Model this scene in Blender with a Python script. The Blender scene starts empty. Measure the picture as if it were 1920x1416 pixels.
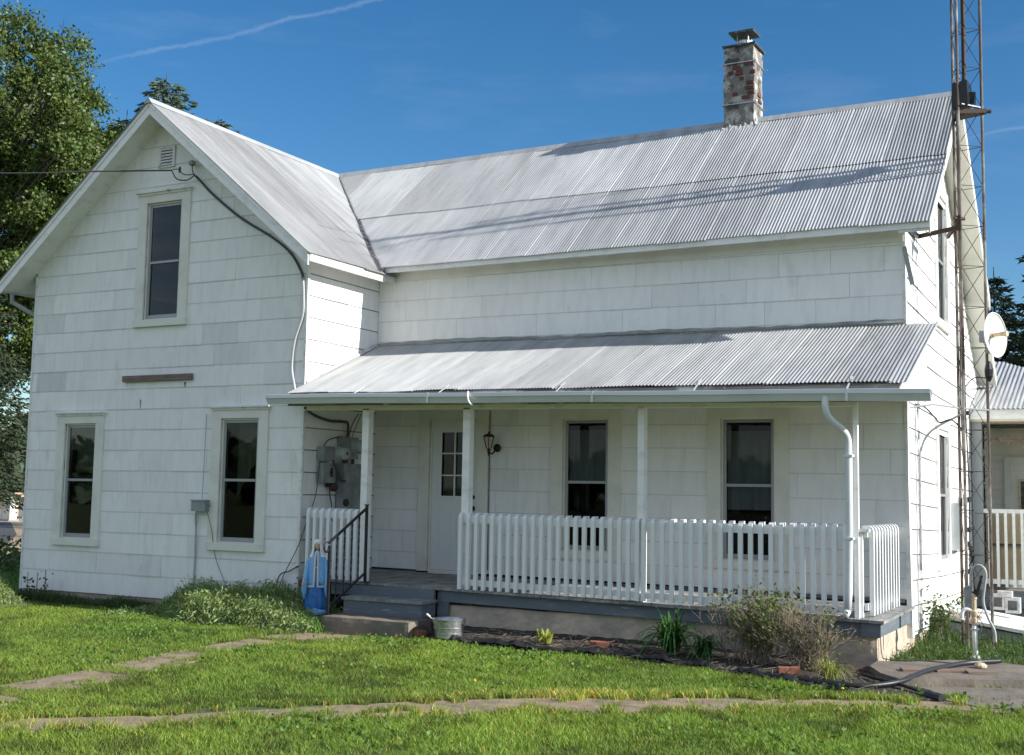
import bpy, math, random
import numpy as np
from mathutils import Matrix, Vector
R_ = math.radians
random.seed(7); RNG = np.random.default_rng(11)
SC = bpy.context.scene; COL = SC.collection

# ------------------------------------------------------------------ camera, sky, sun, exposure
CAM = np.array([14.6568, -12.3285, 1.0080])
cF = Vector((-0.46934977, 0.87779841, 0.09581622)); cR = Vector((0.88250369, 0.46999221, 0.01716292)); cU = Vector((0.0299673, -0.09261358, 0.99525107))
cd = bpy.data.cameras.new('camera'); cam = bpy.data.objects.new('camera', cd); COL.objects.link(cam)
cam.matrix_world = Matrix(((cR.x, cU.x, -cF.x, CAM[0]), (cR.y, cU.y, -cF.y, CAM[1]), (cR.z, cU.z, -cF.z, CAM[2]), (0, 0, 0, 1)))
cd.sensor_width = 36; cd.sensor_fit = 'HORIZONTAL'; cd.lens = 42.309; cd.clip_start = .1; cd.clip_end = 3000
SC.camera = cam
SUN_EL, SUN_AZ = R_(26.8), R_(3.0)          # height, and angle from +x towards +y
W = bpy.data.worlds.new('World'); SC.world = W; W.use_nodes = True
nt = W.node_tree; nt.nodes.clear()
def nn(nt, t, **k):
    n = nt.nodes.new(t)
    for a, v in k.items():
        if hasattr(n, a): setattr(n, a, v)
        else: n.inputs[a].default_value = v
    return n
out = nn(nt, 'ShaderNodeOutputWorld'); bg = nn(nt, 'ShaderNodeBackground'); sky = nn(nt, 'ShaderNodeTexSky')
sky.sky_type = 'NISHITA'; sky.sun_disc = False; sky.sun_elevation = SUN_EL
sky.sun_rotation = R_(90) - SUN_AZ; sky.altitude = 200; sky.air_density = 1.0; sky.dust_density = .3; sky.ozone_density = 3.0
bg.inputs['Strength'].default_value = .07
# thin high cirrus and two contrails as part of the sky itself (world directions)
tc = nn(nt, 'ShaderNodeTexCoord'); L = nt.links.new
def vmath(op, a, b=None):
    n = nn(nt, 'ShaderNodeVectorMath', operation=op); L(a, n.inputs[0])
    if b is not None: n.inputs[1].default_value = b
    return n
def fmath(op, a, b=None, c=None, clamp=False):
    n = nn(nt, 'ShaderNodeMath', operation=op); n.use_clamp = clamp
    for i, v in enumerate((a, b, c)):
        if v is None: continue
        if hasattr(v, 'links'): L(v, n.inputs[i])
        else: n.inputs[i].default_value = v
    return n.outputs[0]
gen = tc.outputs['Generated']
def direction(px, py):
    v = cF * 2256.5 + cR * (px - 960) + cU * (708 - py); return v.normalized()
def contrail(pa, pb, width, strength, seed):
    a, b = direction(*pa), direction(*pb); n = a.cross(b).normalized(); mid = (a + b).normalized(); half = (a - b).length / 2
    d = vmath('DOT_PRODUCT', gen, tuple(n)).outputs['Value']
    nz = nn(nt, 'ShaderNodeTexNoise'); nz.inputs['Scale'].default_value = 160 + seed; nz.inputs['Detail'].default_value = 3; L(gen, nz.inputs['Vector'])
    nz2 = nn(nt, 'ShaderNodeTexNoise'); nz2.inputs['Scale'].default_value = 14 + seed; L(gen, nz2.inputs['Vector'])
    dj = fmath('ADD', d, fmath('MULTIPLY', fmath('SUBTRACT', nz.outputs['Fac'], .5), width * 1.6))
    dj = fmath('ADD', dj, fmath('MULTIPLY', fmath('SUBTRACT', nz2.outputs['Fac'], .5), width * 5))
    line = fmath('SUBTRACT', 1.0, fmath('DIVIDE', fmath('ABSOLUTE', dj), width), clamp=True)
    t = (b - a).normalized(); al = vmath('DOT_PRODUCT', gen, tuple(t)).outputs['Value']
    a0, b0 = a.dot(t), b.dot(t)
    m1 = fmath('MULTIPLY_ADD', al, 1 / .06, -a0 / .06, clamp=True); m2 = fmath('MULTIPLY_ADD', al, -1 / .05, b0 / .05, clamp=True)
    return fmath('MULTIPLY', fmath('MULTIPLY', line, fmath('MULTIPLY', m1, m2)), fmath('MULTIPLY', strength, fmath('ADD', nz2.outputs['Fac'], .3)))
c1 = contrail((150, 128), (900, -45), .0024, .13, 3)
c2 = contrail((1790, 262), (2150, 200), .0020, .15, 9)
mp = nn(nt, 'ShaderNodeMapping'); mp.inputs['Scale'].default_value = (3, 3, 16); mp.inputs['Rotation'].default_value = (.15, .1, .5); L(gen, mp.inputs['Vector'])
cz = nn(nt, 'ShaderNodeTexNoise'); cz.inputs['Scale'].default_value = 2.2; cz.inputs['Detail'].default_value = 7; cz.inputs['Roughness'].default_value = .6; L(mp.outputs[0], cz.inputs['Vector'])
cir = fmath('MULTIPLY', fmath('MULTIPLY_ADD', cz.outputs['Fac'], 3.2, -1.75, clamp=True), .06)
tot = fmath('ADD', fmath('ADD', c1, c2), cir, clamp=True)
mx = nn(nt, 'ShaderNodeMixRGB'); L(tot, mx.inputs[0]); hs = nn(nt, 'ShaderNodeHueSaturation'); hs.inputs['Saturation'].default_value = 1.30; L(sky.outputs[0], hs.inputs['Color']); sep = nn(nt, 'ShaderNodeSeparateXYZ'); L(gen, sep.inputs[0]); vz = nn(nt, 'ShaderNodeTexNoise'); vz.inputs['Scale'].default_value = 3.2; vz.inputs['Detail'].default_value = 6; L(mp.outputs[0], vz.inputs['Vector'])
# unseen bright veil added to the southern sky to fill the shaded front walls
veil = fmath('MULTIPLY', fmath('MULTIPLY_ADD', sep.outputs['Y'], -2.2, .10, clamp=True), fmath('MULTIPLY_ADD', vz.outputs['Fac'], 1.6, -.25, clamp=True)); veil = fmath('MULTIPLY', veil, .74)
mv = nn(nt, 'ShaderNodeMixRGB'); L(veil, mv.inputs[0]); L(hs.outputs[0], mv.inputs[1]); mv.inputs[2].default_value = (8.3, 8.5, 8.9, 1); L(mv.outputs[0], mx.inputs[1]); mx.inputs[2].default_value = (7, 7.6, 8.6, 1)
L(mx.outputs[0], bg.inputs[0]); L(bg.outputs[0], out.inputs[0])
sl = bpy.data.lights.new('sun', 'SUN'); sl.energy = 4.0; sl.angle = R_(.5); sl.color = (1, .955, .88)
so = bpy.data.objects.new('sun', sl); COL.objects.link(so)
sdir = Vector((math.cos(SUN_EL) * math.cos(SUN_AZ), math.cos(SUN_EL) * math.sin(SUN_AZ), math.sin(SUN_EL)))
so.rotation_euler = sdir.to_track_quat('Z', 'Y').to_euler(); so.location = (30, 5, 20)
SC.view_settings.view_transform = 'Standard'; SC.view_settings.look = 'None'; SC.view_settings.exposure = 0.95; SC.view_settings.gamma = 1
try: SC.cycles.max_bounces = 8; SC.cycles.transparent_max_bounces = 24
except Exception: pass

# ------------------------------------------------------------------ materials
def mat(name, col, rough=.7, metal=0, col2=None, nscale=4, nstretch=(1, 1, 1), lo=.35, hi=.7, detail=5, bump=0, bscale=60, bstretch=(1, 1, 1), spec=.5, attr=None, trans=0, col3=None, n3=1.5, lo3=.5, hi3=.62, n3s=(1, 1, 1)):
    m = bpy.data.materials.new(name); m.use_nodes = True; t = m.node_tree; b = t.nodes['Principled BSDF']; lk = t.links.new
    b.inputs['Base Color'].default_value = (*col, 1); b.inputs['Roughness'].default_value = rough; b.inputs['Metallic'].default_value = metal
    b.inputs['Specular IOR Level'].default_value = spec
    tcn = t.nodes.new('ShaderNodeTexCoord')
    def noise(sc, st, det):
        mpn = t.nodes.new('ShaderNodeMapping'); mpn.inputs['Scale'].default_value = st; lk(tcn.outputs['Object'], mpn.inputs[0])
        n = t.nodes.new('ShaderNodeTexNoise'); n.inputs['Scale'].default_value = sc; n.inputs['Detail'].default_value = det; n.inputs['Roughness'].default_value = .62
        lk(mpn.outputs[0], n.inputs['Vector']); return n
    def ramp(n, lo, hi):
        r = t.nodes.new('ShaderNodeMapRange'); r.inputs['From Min'].default_value = lo; r.inputs['From Max'].default_value = hi; lk(n.outputs['Fac'], r.inputs['Value']); return r.outputs[0]
    cur = None
    if col2 is not None:
        f = ramp(noise(nscale, nstretch, detail), lo, hi)
        x = t.nodes.new('ShaderNodeMixRGB'); x.inputs[1].default_value = (*col, 1); x.inputs[2].default_value = (*col2, 1); lk(f, x.inputs[0]); cur = x.outputs[0]
    if col3 is not None:
        f = ramp(noise(n3, n3s, 6), lo3, hi3)
        x = t.nodes.new('ShaderNodeMixRGB'); x.inputs[2].default_value = (*col3, 1); lk(f, x.inputs[0])
        if cur is not None: lk(cur, x.inputs[1])
        else: x.inputs[1].default_value = (*col, 1)
        cur = x.outputs[0]
    if attr: m['tone'] = 1
    if attr:                                   # per-piece brightness / hue variation held in the mesh
        a = t.nodes.new('ShaderNodeAttribute'); a.attribute_name = attr
        x = t.nodes.new('ShaderNodeMixRGB'); x.blend_type = 'MULTIPLY'; x.inputs[0].default_value = 1; lk(a.outputs['Color'], x.inputs[2])
        if cur is not None: lk(cur, x.inputs[1])
        else: x.inputs[1].default_value = (*col, 1)
        cur = x.outputs[0]
    if cur is not None: lk(cur, b.inputs['Base Color'])
    if bump:
        n = noise(bscale, bstretch, 6); bp = t.nodes.new('ShaderNodeBump'); bp.inputs['Strength'].default_value = 1; bp.inputs['Distance'].default_value = bump
        lk(n.outputs['Fac'], bp.inputs['Height']); lk(bp.outputs[0], b.inputs['Normal'])
    if trans:
        tr = t.nodes.new('ShaderNodeBsdfTranslucent'); ms = t.nodes.new('ShaderNodeMixShader'); ms.inputs[0].default_value = trans
        if cur is not None:
            g = t.nodes.new('ShaderNodeMixRGB'); g.blend_type = 'MULTIPLY'; g.inputs[0].default_value = 1; g.inputs[2].default_value = (1.3, 1.25, .55, 1); lk(cur, g.inputs[1]); lk(g.outputs[0], tr.inputs[0])
        else: tr.inputs[0].default_value = (*col, 1)
        lk(b.outputs[0], ms.inputs[1]); lk(tr.outputs[0], ms.inputs[2]); lk(ms.outputs[0], t.nodes['Material Output'].inputs[0])
    return m
M = {}
M['siding'] = mat('siding_paint', (.83, .825, .80), .6, col2=(.72, .725, .71), nscale=2.2, nstretch=(4.5, 4.5, 1.1), lo=.45, hi=.80, bump=.0022, bscale=45, bstretch=(3, 3, .25), attr='tone', col3=(.52, .52, .49), n3=1.1, n3s=(2.5, 2.5, 1.2), lo3=.62, hi3=.90)
M['wall_core'] = mat('dark_sheathing', (.10, .10, .10), .9)
M['white'] = mat('white_trim_paint', (.85, .85, .83), .5, col2=(.66, .66, .62), nscale=5, nstretch=(1, 1, 2), lo=.5, hi=.75, bump=.0008, bscale=30)
M['white_worn'] = mat('worn_white_paint', (.76, .76, .74), .6, col2=(.55, .54, .50), nscale=9, lo=.5, hi=.72, bump=.002, bscale=25, col3=(.28, .25, .22), n3=6, lo3=.63, hi3=.70)
M['cream'] = mat('old_white_casing_paint', (.74, .73, .66), .55, col2=(.62, .61, .54), nscale=3, lo=.45, hi=.75)
M['roof'] = mat('galvanised_roof', (.44, .45, .455), .55, .10, col2=(.30, .31, .315), nscale=3.2, nstretch=(2.2, .30, .30), lo=.38, hi=.72, bump=.002, bscale=20, attr='tone', col3=(.25, .235, .225), n3=5, n3s=(3.5, .45, .45), lo3=.60, hi3=.78)
M['roofwing'] = mat('galvanised_wing_roof', (.385, .39, .395), .6, .10, col2=(.26, .265, .27), nscale=3.2, nstretch=(.30, 2.2, .30), lo=.38, hi=.70, bump=.002, bscale=20, attr='tone', col3=(.20, .19, .18), n3=5, n3s=(.4, 3.5, .4), lo3=.58, hi3=.76)
M['flash'] = mat('dark_flashing_tar', (.045, .045, .048), .6, col2=(.16, .16, .16), nscale=14, lo=.5, hi=.65, bump=.004, bscale=20)
M['gutter'] = mat('white_aluminium_gutter', (.66, .69, .71), .35, .1, col2=(.55, .57, .58), nscale=3, nstretch=(.5, 1, 1), lo=.5, hi=.75)
M['barewood'] = mat('weathered_bare_board', (.30, .27, .24), .85, col2=(.12, .10, .09), nscale=6, nstretch=(.4, 3, 8), lo=.4, hi=.65, bump=.004, bscale=30, bstretch=(.2, 3, 3), col3=(.52, .51, .48), n3=1.6, lo3=.54, hi3=.60)
M['brownwood'] = mat('brown_weathered_board', (.145, .105, .085), .8, col2=(.24, .20, .17), nscale=5, nstretch=(1, 4, 10), lo=.4, hi=.7, bump=.003, bscale=30, bstretch=(.2, 3, 3))
M['deckblue'] = mat('worn_grey_blue_deck_paint', (.115, .14, .165), .65, col2=(.20, .22, .235), nscale=5, nstretch=(.5, 1, 2), lo=.5, hi=.78, bump=.003, bscale=20, bstretch=(.4, 2, 2), col3=(.36, .34, .31), n3=9, n3s=(.4, 1, 3), lo3=.64, hi3=.70)
M['decktop'] = mat('peeling_deck_boards', (.17, .18, .185), .8, col2=(.33, .32, .30), nscale=7, nstretch=(1, .4, 1), lo=.42, hi=.66, bump=.006, bscale=22, bstretch=(2, .3, 1))
M['concrete'] = mat('old_concrete', (.20, .17, .138), .9, col2=(.12, .105, .088), nscale=3, lo=.4, hi=.65, bump=.012, bscale=14, col3=(.10, .09, .08), n3=2.2, lo3=.60, hi3=.72)
M['footing'] = mat('stucco_foundation', (.56, .46, .35), .92, col2=(.36, .31, .26), nscale=2.4, lo=.42, hi=.62, bump=.03, bscale=7, col3=(.17, .14, .11), n3=3.5, lo3=.60, hi3=.70)
M['path'] = mat('worn_concrete_path', (.32, .245, .165), .95, col2=(.21, .16, .10), nscale=5, lo=.38, hi=.66, bump=.01, bscale=35, col3=(.11, .12, .05), n3=4, lo3=.54, hi3=.68)
M['soil'] = mat('dark_bed_soil', (.032, .026, .022), .95, col2=(.085, .068, .052), nscale=16, lo=.42, hi=.68, bump=.03, bscale=22)
M['ground'] = mat('lawn_soil_and_thatch', (.07, .10, .022), .95, col2=(.11, .115, .04), nscale=2.2, lo=.4, hi=.68, bump=.02, bscale=40, col3=(.065, .10, .022), n3=.7)
M['gravel'] = mat('tan_gravel_road', (.40, .31, .21), .95, col2=(.30, .24, .16), nscale=1.2, lo=.4, hi=.6, bump=.01, bscale=30)
M['asphalt'] = mat('asphalt', (.055, .055, .06), .9, col2=(.075, .072, .07), nscale=1.3)
M['chimbrick'] = mat('old_whitewashed_chimney_brick', (.20, .185, .17), .9, col2=(.46, .45, .42), nscale=5, lo=.48, hi=.60, bump=.03, bscale=12, col3=(.075, .07, .068), n3=4.5, lo3=.55, hi3=.62)
M['oldbrick'] = mat('weathered_dark_brick', (.16, .055, .045), .95, col2=(.08, .04, .035), nscale=14)
M['redbrick'] = mat('red_brick', (.33, .125, .08), .9, col2=(.19, .075, .05), nscale=20, lo=.4, hi=.6, bump=.006, bscale=50)
M['paver'] = mat('brown_paver', (.24, .16, .12), .9, col2=(.17, .13, .10), nscale=12)
M['mortar'] = mat('white_mortar_flashing', (.62, .62, .61), .8, col2=(.32, .32, .32), nscale=9, bump=.02, bscale=14)
M['greymetal'] = mat('grey_painted_metal', (.33, .35, .35), .5, .2, col2=(.18, .195, .20), nscale=6)
M['galv'] = mat('galvanised_metal', (.50, .52, .53), .38, .75, col2=(.36, .38, .39), nscale=28, detail=2, lo=.4, hi=.6, bump=.0012, bscale=30)
M['rust'] = mat('rusty_tower_steel', (.135, .122, .11), .6, .4, col2=(.085, .055, .042), nscale=5, nstretch=(6, 6, 1), lo=.40, hi=.60, col3=(.30, .29, .27), n3=2, lo3=.5, hi3=.62)
M['darkrust'] = mat('dark_rusty_steel', (.045, .036, .032), .7, .3, col2=(.07, .04, .03), nscale=8, lo=.4, hi=.6)
M['black'] = mat('black_iron_paint', (.018, .018, .022), .35, .2)
M['blackplastic'] = mat('black_plastic', (.02, .02, .023), .42, bump=.002, bscale=60)
M['cable'] = mat('grey_black_cable', (.06, .06, .062), .6)
M['greycable'] = mat('painted_grey_cable', (.38, .40, .41), .5)
M['blind'] = mat('beige_slats', (.80, .67, .46), .7, col2=(.66, .54, .37), nscale=3)
M['beige'] = mat('beige_siding', (.86, .76, .63), .7, col2=(.78, .69, .57), nscale=2)
M['greywood'] = mat('grey_painted_post', (.36, .38, .39), .6, col2=(.28, .30, .31), nscale=4)
M['bluelight'] = mat('sky_blue_statue_paint', (.20, .47, .78), .45, col2=(.15, .38, .68), nscale=20, bump=.003, bscale=40)
M['bluedeep'] = mat('deep_blue_statue_paint', (.03, .19, .52), .45, col2=(.02, .11, .33), nscale=14)
M['skin'] = mat('faded_skin_paint', (.62, .44, .34), .55)
M['tan'] = mat('yellowed_white_plastic', (.62, .50, .34), .5, col2=(.40, .26, .15), nscale=12, lo=.5, hi=.65)
M['stonewhite'] = mat('white_marble_stone', (.72, .70, .66), .7, col2=(.55, .52, .48), nscale=3)
M['stonetan'] = mat('tan_granite', (.52, .36, .25), .7, col2=(.44, .30, .22), nscale=3)
M['stonegrey'] = mat('grey_granite', (.32, .32, .33), .7, col2=(.24, .24, .25), nscale=3)
M['bark'] = mat('tree_bark', (.12, .095, .075), .95, col2=(.06, .05, .04), nscale=6, nstretch=(3, 3, .6), bump=.03, bscale=8)
M['twig'] = mat('dry_twig', (.29, .23, .17), .9, col2=(.15, .12, .09), nscale=10)
M['maple'] = mat('maple_leaf', (.085, .128, .026), .5, attr='tone', trans=.28)
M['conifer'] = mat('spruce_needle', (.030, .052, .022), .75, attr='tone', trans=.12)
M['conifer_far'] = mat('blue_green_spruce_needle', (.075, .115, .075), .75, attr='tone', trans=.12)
M['grass'] = mat('grass_blade', (.19, .275, .042), .6, attr='tone', trans=.35)
M['weed'] = mat('pale_weed_leaf', (.20, .27, .095), .6, attr='tone', trans=.35)
M['lily'] = mat('daylily_leaf', (.045, .13, .028), .4, attr='tone', trans=.2)
M['shrubleaf'] = mat('dull_shrub_leaf', (.10, .135, .045), .6, attr='tone', trans=.3)
M['hosta'] = mat('yellow_green_leaf', (.34, .38, .08), .5, attr='tone', trans=.3)
M['doorwhite'] = mat('white_door_paint', (.72, .73, .72), .4)
M['brass'] = mat('dark_bronze', (.05, .035, .02), .4, .7)
M['carpet'] = mat('dark_floor', (.05, .045, .04), .9)
M['sash'] = mat('aluminium_storm_sash', (.33, .335, .34), .45, .35)
M['curtain'] = mat('dim_curtain_cloth', (.38, .42, .30), .9)
M['sheer'] = mat('grey_window_shade', (.66, .71, .78), .9, col2=(.54, .59, .66), nscale=3, nstretch=(5, 5, .6))
def glass(name, tint, refl):
    m = bpy.data.materials.new(name); m.use_nodes = True; t = m.node_tree; t.nodes.clear(); lk = t.links.new
    o = t.nodes.new('ShaderNodeOutputMaterial'); tr = t.nodes.new('ShaderNodeBsdfTransparent'); gl = t.nodes.new('ShaderNodeBsdfGlossy'); fr = t.nodes.new('ShaderNodeFresnel'); mxs = t.nodes.new('ShaderNodeMixShader')
    tr.inputs[0].default_value = (*tint, 1); gl.inputs['Roughness'].default_value = .02; fr.inputs['IOR'].default_value = refl
    tcn = t.nodes.new('ShaderNodeTexCoord'); n = t.nodes.new('ShaderNodeTexNoise'); n.inputs['Scale'].default_value = 1.6; lk(tcn.outputs['Object'], n.inputs['Vector'])
    b = t.nodes.new('ShaderNodeBump'); b.inputs['Distance'].default_value = .004; b.inputs['Strength'].default_value = .3; lk(n.outputs['Fac'], b.inputs['Height']); lk(b.outputs[0], gl.inputs['Normal'])
    lk(fr.outputs[0], mxs.inputs[0]); lk(tr.outputs[0], mxs.inputs[1]); lk(gl.outputs[0], mxs.inputs[2]); lk(mxs.outputs[0], o.inputs[0]); return m
M['glass'] = glass('window_glass', (.62, .64, .63), 1.30)
M['frost'] = mat('lantern_glass', (.55, .50, .40), .3)

# ------------------------------------------------------------------ mesh helpers
ORG = {}
def put(name, verts, faces, m, parent=None, smooth=False, tone=None):
    if tone is None and m and m.get('tone'): tone = np.ones(len(verts))
    me = bpy.data.meshes.new(name)
    v = np.asarray(verts, dtype=np.float64).reshape(-1, 3)
    o = ORG.get(parent.name, (0, 0, 0)) if parent else (0, 0, 0)
    v = v - np.array(o)
    me.from_pydata(v.tolist(), [], [tuple(int(i) for i in f) for f in faces]); me.validate()
    if m: me.materials.append(m)
    if smooth: me.polygons.foreach_set('use_smooth', [True] * len(me.polygons))
    if tone is not None:
        a = me.color_attributes.new('tone', 'FLOAT_COLOR', 'POINT'); t = np.asarray(tone, dtype=np.float32)
        if t.ndim == 1: t = np.stack([t, t, t, np.ones_like(t)], 1)
        a.data.foreach_set('color', t.ravel())
    me.update()
    ob = bpy.data.objects.new(name, me); COL.objects.link(ob)
    if parent: ob.parent = parent; ORG[ob.name] = o
    else: ORG[ob.name] = (0, 0, 0)
    return ob
def fastmesh(name, V, F3, m, parent=None, tone=None, smooth=False):
    """V (n,3), F3 (k,3) triangles, numpy, quick"""
    me = bpy.data.meshes.new(name); V = np.asarray(V, dtype=np.float32)
    if parent: V = V - np.array(ORG.get(parent.name, (0, 0, 0)), dtype=np.float32)
    me.vertices.add(len(V)); me.vertices.foreach_set('co', V.ravel())
    F3 = np.asarray(F3, dtype=np.int32); k = F3.shape[1]
    me.loops.add(F3.size); me.loops.foreach_set('vertex_index', F3.ravel())
    me.polygons.add(len(F3)); me.polygons.foreach_set('loop_start', np.arange(0, F3.size, k, dtype=np.int32)); me.polygons.foreach_set('loop_total', np.full(len(F3), k, dtype=np.int32))
    if smooth: me.polygons.foreach_set('use_smooth', np.ones(len(F3), dtype=bool))
    me.update(calc_edges=True); me.materials.append(m)
    if tone is not None:
        a = me.color_attributes.new('tone', 'FLOAT_COLOR', 'POINT'); t = np.asarray(tone, dtype=np.float32)
        if t.ndim == 1: t = np.stack([t, t, t, np.ones_like(t)], 1)
        a.data.foreach_set('color', t.ravel())
    ob = bpy.data.objects.new(name, me); COL.objects.link(ob)
    if parent: ob.parent = parent; ORG[ob.name] = ORG.get(parent.name, (0, 0, 0))
    else: ORG[ob.name] = (0, 0, 0)
    return ob
def tag(o, label=None, cat=None, group=None, kind=None):
    if label: o['label'] = label
    if cat: o['category'] = cat
    if group: o['group'] = group
    if kind: o['kind'] = kind
    return o
def thing(name, loc, label, cat, group=None):
    o = bpy.data.objects.new(name, None); COL.objects.link(o); o.location = loc; o.empty_display_size = .1; ORG[o.name] = tuple(loc); return tag(o, label, cat, group)
def dup(o, parent, off=(0, 0, 0)):
    c = o.copy(); COL.objects.link(c); c.parent = parent; c.location = (o.location.x + off[0], o.location.y + off[1], o.location.z + off[2]); ORG[c.name] = ORG[o.name]; return c
def stuff(o, label=None): o['kind'] = 'stuff'; return tag(o, label)
def struct(o): o['kind'] = 'structure'; return o
class MB:
    def __init__(s): s.v = []; s.f = []
    def add(s, v, f):
        n = len(s.v); s.v += [tuple(map(float, p)) for p in v]; s.f += [tuple(i + n for i in q) for q in f]; return s
    def box(s, a, b, jit=0):
        x0, y0, z0 = a; x1, y1, z1 = b
        v = [(x, y, z) for z in (z0, z1) for (x, y) in ((x0, y0), (x1, y0), (x1, y1), (x0, y1))]
        if jit: v = [tuple(c + random.uniform(-jit, jit) for c in p) for p in v]
        return s.add(v, [(0, 3, 2, 1), (4, 5, 6, 7), (0, 1, 5, 4), (1, 2, 6, 5), (2, 3, 7, 6), (3, 0, 4, 7)])
    def hexa(s, lo, hi):
        return s.add(list(lo) + list(hi), [(0, 3, 2, 1), (4, 5, 6, 7), (0, 1, 5, 4), (1, 2, 6, 5), (2, 3, 7, 6), (3, 0, 4, 7)])
    def bar(s, p, q, w, h, up=(0, 0, 1)):
        p = Vector(p); q = Vector(q); d = (q - p).normalized(); u = Vector(up); r = d.cross(u)
        if r.length < 1e-4: r = d.cross(Vector((1, 0, 0)))
        r.normalize(); u = r.cross(d); r *= w / 2; u *= h / 2
        return s.hexa([p - r - u, p + r - u, p + r + u, p - r + u], [q - r - u, q + r - u, q + r + u, q - r + u])
    def tube(s, pts, r, n=8, cap=True):
        P = [Vector(p) for p in pts]; k = len(P); rr = r if hasattr(r, '__len__') else [r] * k; base = len(s.v); prev = None
        for i in range(k):
            d = (P[min(i + 1, k - 1)] - P[max(i - 1, 0)]).normalized()
            a = Vector((0, 0, 1)) if abs(d.z) < .9 else Vector((1, 0, 0))
            if prev is not None: a = prev
            e = (a - d * a.dot(d)).normalized(); g = d.cross(e); prev = e
            for j in range(n):
                t = 2 * math.pi * j / n; s.v.append(tuple(P[i] + (e * math.cos(t) + g * math.sin(t)) * rr[i]))
        for i in range(k - 1):
            for j in range(n):
                a = base + i * n + j; b = base + i * n + (j + 1) % n; s.f.append((a, b, b + n, a + n))
        if cap: s.f.append(tuple(base + j for j in range(n))[::-1]); s.f.append(tuple(base + (k - 1) * n + j for j in range(n)))
        return s
    def lathe(s, c, prof, n=24, axis='z'):
        base = len(s.v); k = len(prof)
        for (r, h) in prof:
            for j in range(n):
                t = 2 * math.pi * j / n; a, b = r * math.cos(t), r * math.sin(t)
                s.v.append((c[0] + a, c[1] + b, c[2] + h) if axis == 'z' else ((c[0] + h, c[1] + a, c[2] + b) if axis == 'x' else (c[0] + a, c[1] + h, c[2] + b)))
        for i in range(k - 1):
            for j in range(n):
                a = base + i * n + j; b = base + i * n + (j + 1) % n; s.f.append((a, b, b + n, a + n))
        s.f.append(tuple(base + j for j in range(n))[::-1]); s.f.append(tuple(base + (k - 1) * n + j for j in range(n)))
        return s
    def extr(s, prof, a, b, axis='x'):
        """profile of (u,v) extruded along axis from a to b; a,b may be per-end"""
        def P(t, u, v): return (t, u, v) if axis == 'x' else (u, t, v)
        n = len(prof); base = len(s.v)
        s.v += [P(a, u, v) for u, v in prof] + [P(b, u, v) for u, v in prof]
        for j in range(n): s.f.append((base + j, base + (j + 1) % n, base + n + (j + 1) % n, base + n + j))
        s.f.append(tuple(base + j for j in range(n))[::-1]); s.f.append(tuple(base + n + j for j in range(n))); return s
    def build(s, name, m, parent=None, smooth=False): return put(name, s.v, s.f, m, parent, smooth)
def rough(name, m, parent, a, b_, step=.08, amp=.01, seed=0):
    """one box with a subdivided, weathered surface"""
    def nz(x, y, z, s): return math.sin(x * 5.1 + s + y * 3.3) * .4 + math.sin(z * 13.7 - x * 9.1 + s * 2) * .3 + math.sin(x * 23 + y * 19 + z * 29 + s) * .3
    nn_ = [max(1, int((q - p) / step)) for p, q in zip(a, b_)]; idx = {}; V = []; F = []
    def vid(i, j, k):
        if (i, j, k) not in idx:
            p = [a[0] + (b_[0] - a[0]) * i / nn_[0], a[1] + (b_[1] - a[1]) * j / nn_[1], a[2] + (b_[2] - a[2]) * k / nn_[2]]
            on = [i in (0, nn_[0]), j in (0, nn_[1]), k in (0, nn_[2])]; e = .35 if sum(on) > 1 else 1
            for c in range(3):
                if on[c]: p[c] += amp * e * nz(p[0], p[1], p[2], seed + c * 2.1) - (amp * .7 if sum(on) > 1 else 0) * (1 if (i, j, k)[c] else -1)
            idx[(i, j, k)] = len(V); V.append(tuple(p))
        return idx[(i, j, k)]
    I, J, K = nn_
    for i in range(I):
        for j in range(J):
            for k in (0, K): F.append((vid(i, j, k), vid(i + 1, j, k), vid(i + 1, j + 1, k), vid(i, j + 1, k)))
        for k in range(K):
            for j in (0, J): F.append((vid(i, j, k), vid(i + 1, j, k), vid(i + 1, j, k + 1), vid(i, j, k + 1)))
    for j in range(J):
        for k in range(K):
            for i in (0, I): F.append((vid(i, j, k), vid(i, j + 1, k), vid(i, j + 1, k + 1), vid(i, j, k + 1)))
    return put(name, V, F, m, parent, smooth=False)
def spline(pts, n=10):
    P = [np.array(p, float) for p in pts]; P = [2 * P[0] - P[1]] + P + [2 * P[-1] - P[-2]]; o = []
    for i in range(1, len(P) - 2):
        for t in np.linspace(0, 1, n, endpoint=False):
            o.append(.5 * (2 * P[i] + (P[i + 1] - P[i - 1]) * t + (2 * P[i - 1] - 5 * P[i] + 4 * P[i + 1] - P[i + 2]) * t * t + (3 * P[i] - P[i - 1] - 3 * P[i + 1] + P[i + 2]) * t ** 3))
    o.append(P[-2]); return o
def clip(poly, a, b, c):                        # keep a*u+b*v<=c
    o = []
    for i in range(len(poly)):
        p, q = poly[i], poly[(i + 1) % len(poly)]; dp = a * p[0] + b * p[1] - c; dq = a * q[0] + b * q[1] - c
        if dp <= 0: o.append(p)
        if (dp < 0 < dq) or (dq < 0 < dp): t = dp / (dp - dq); o.append((p[0] + (q[0] - p[0]) * t, p[1] + (q[1] - p[1]) * t))
    return o
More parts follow.
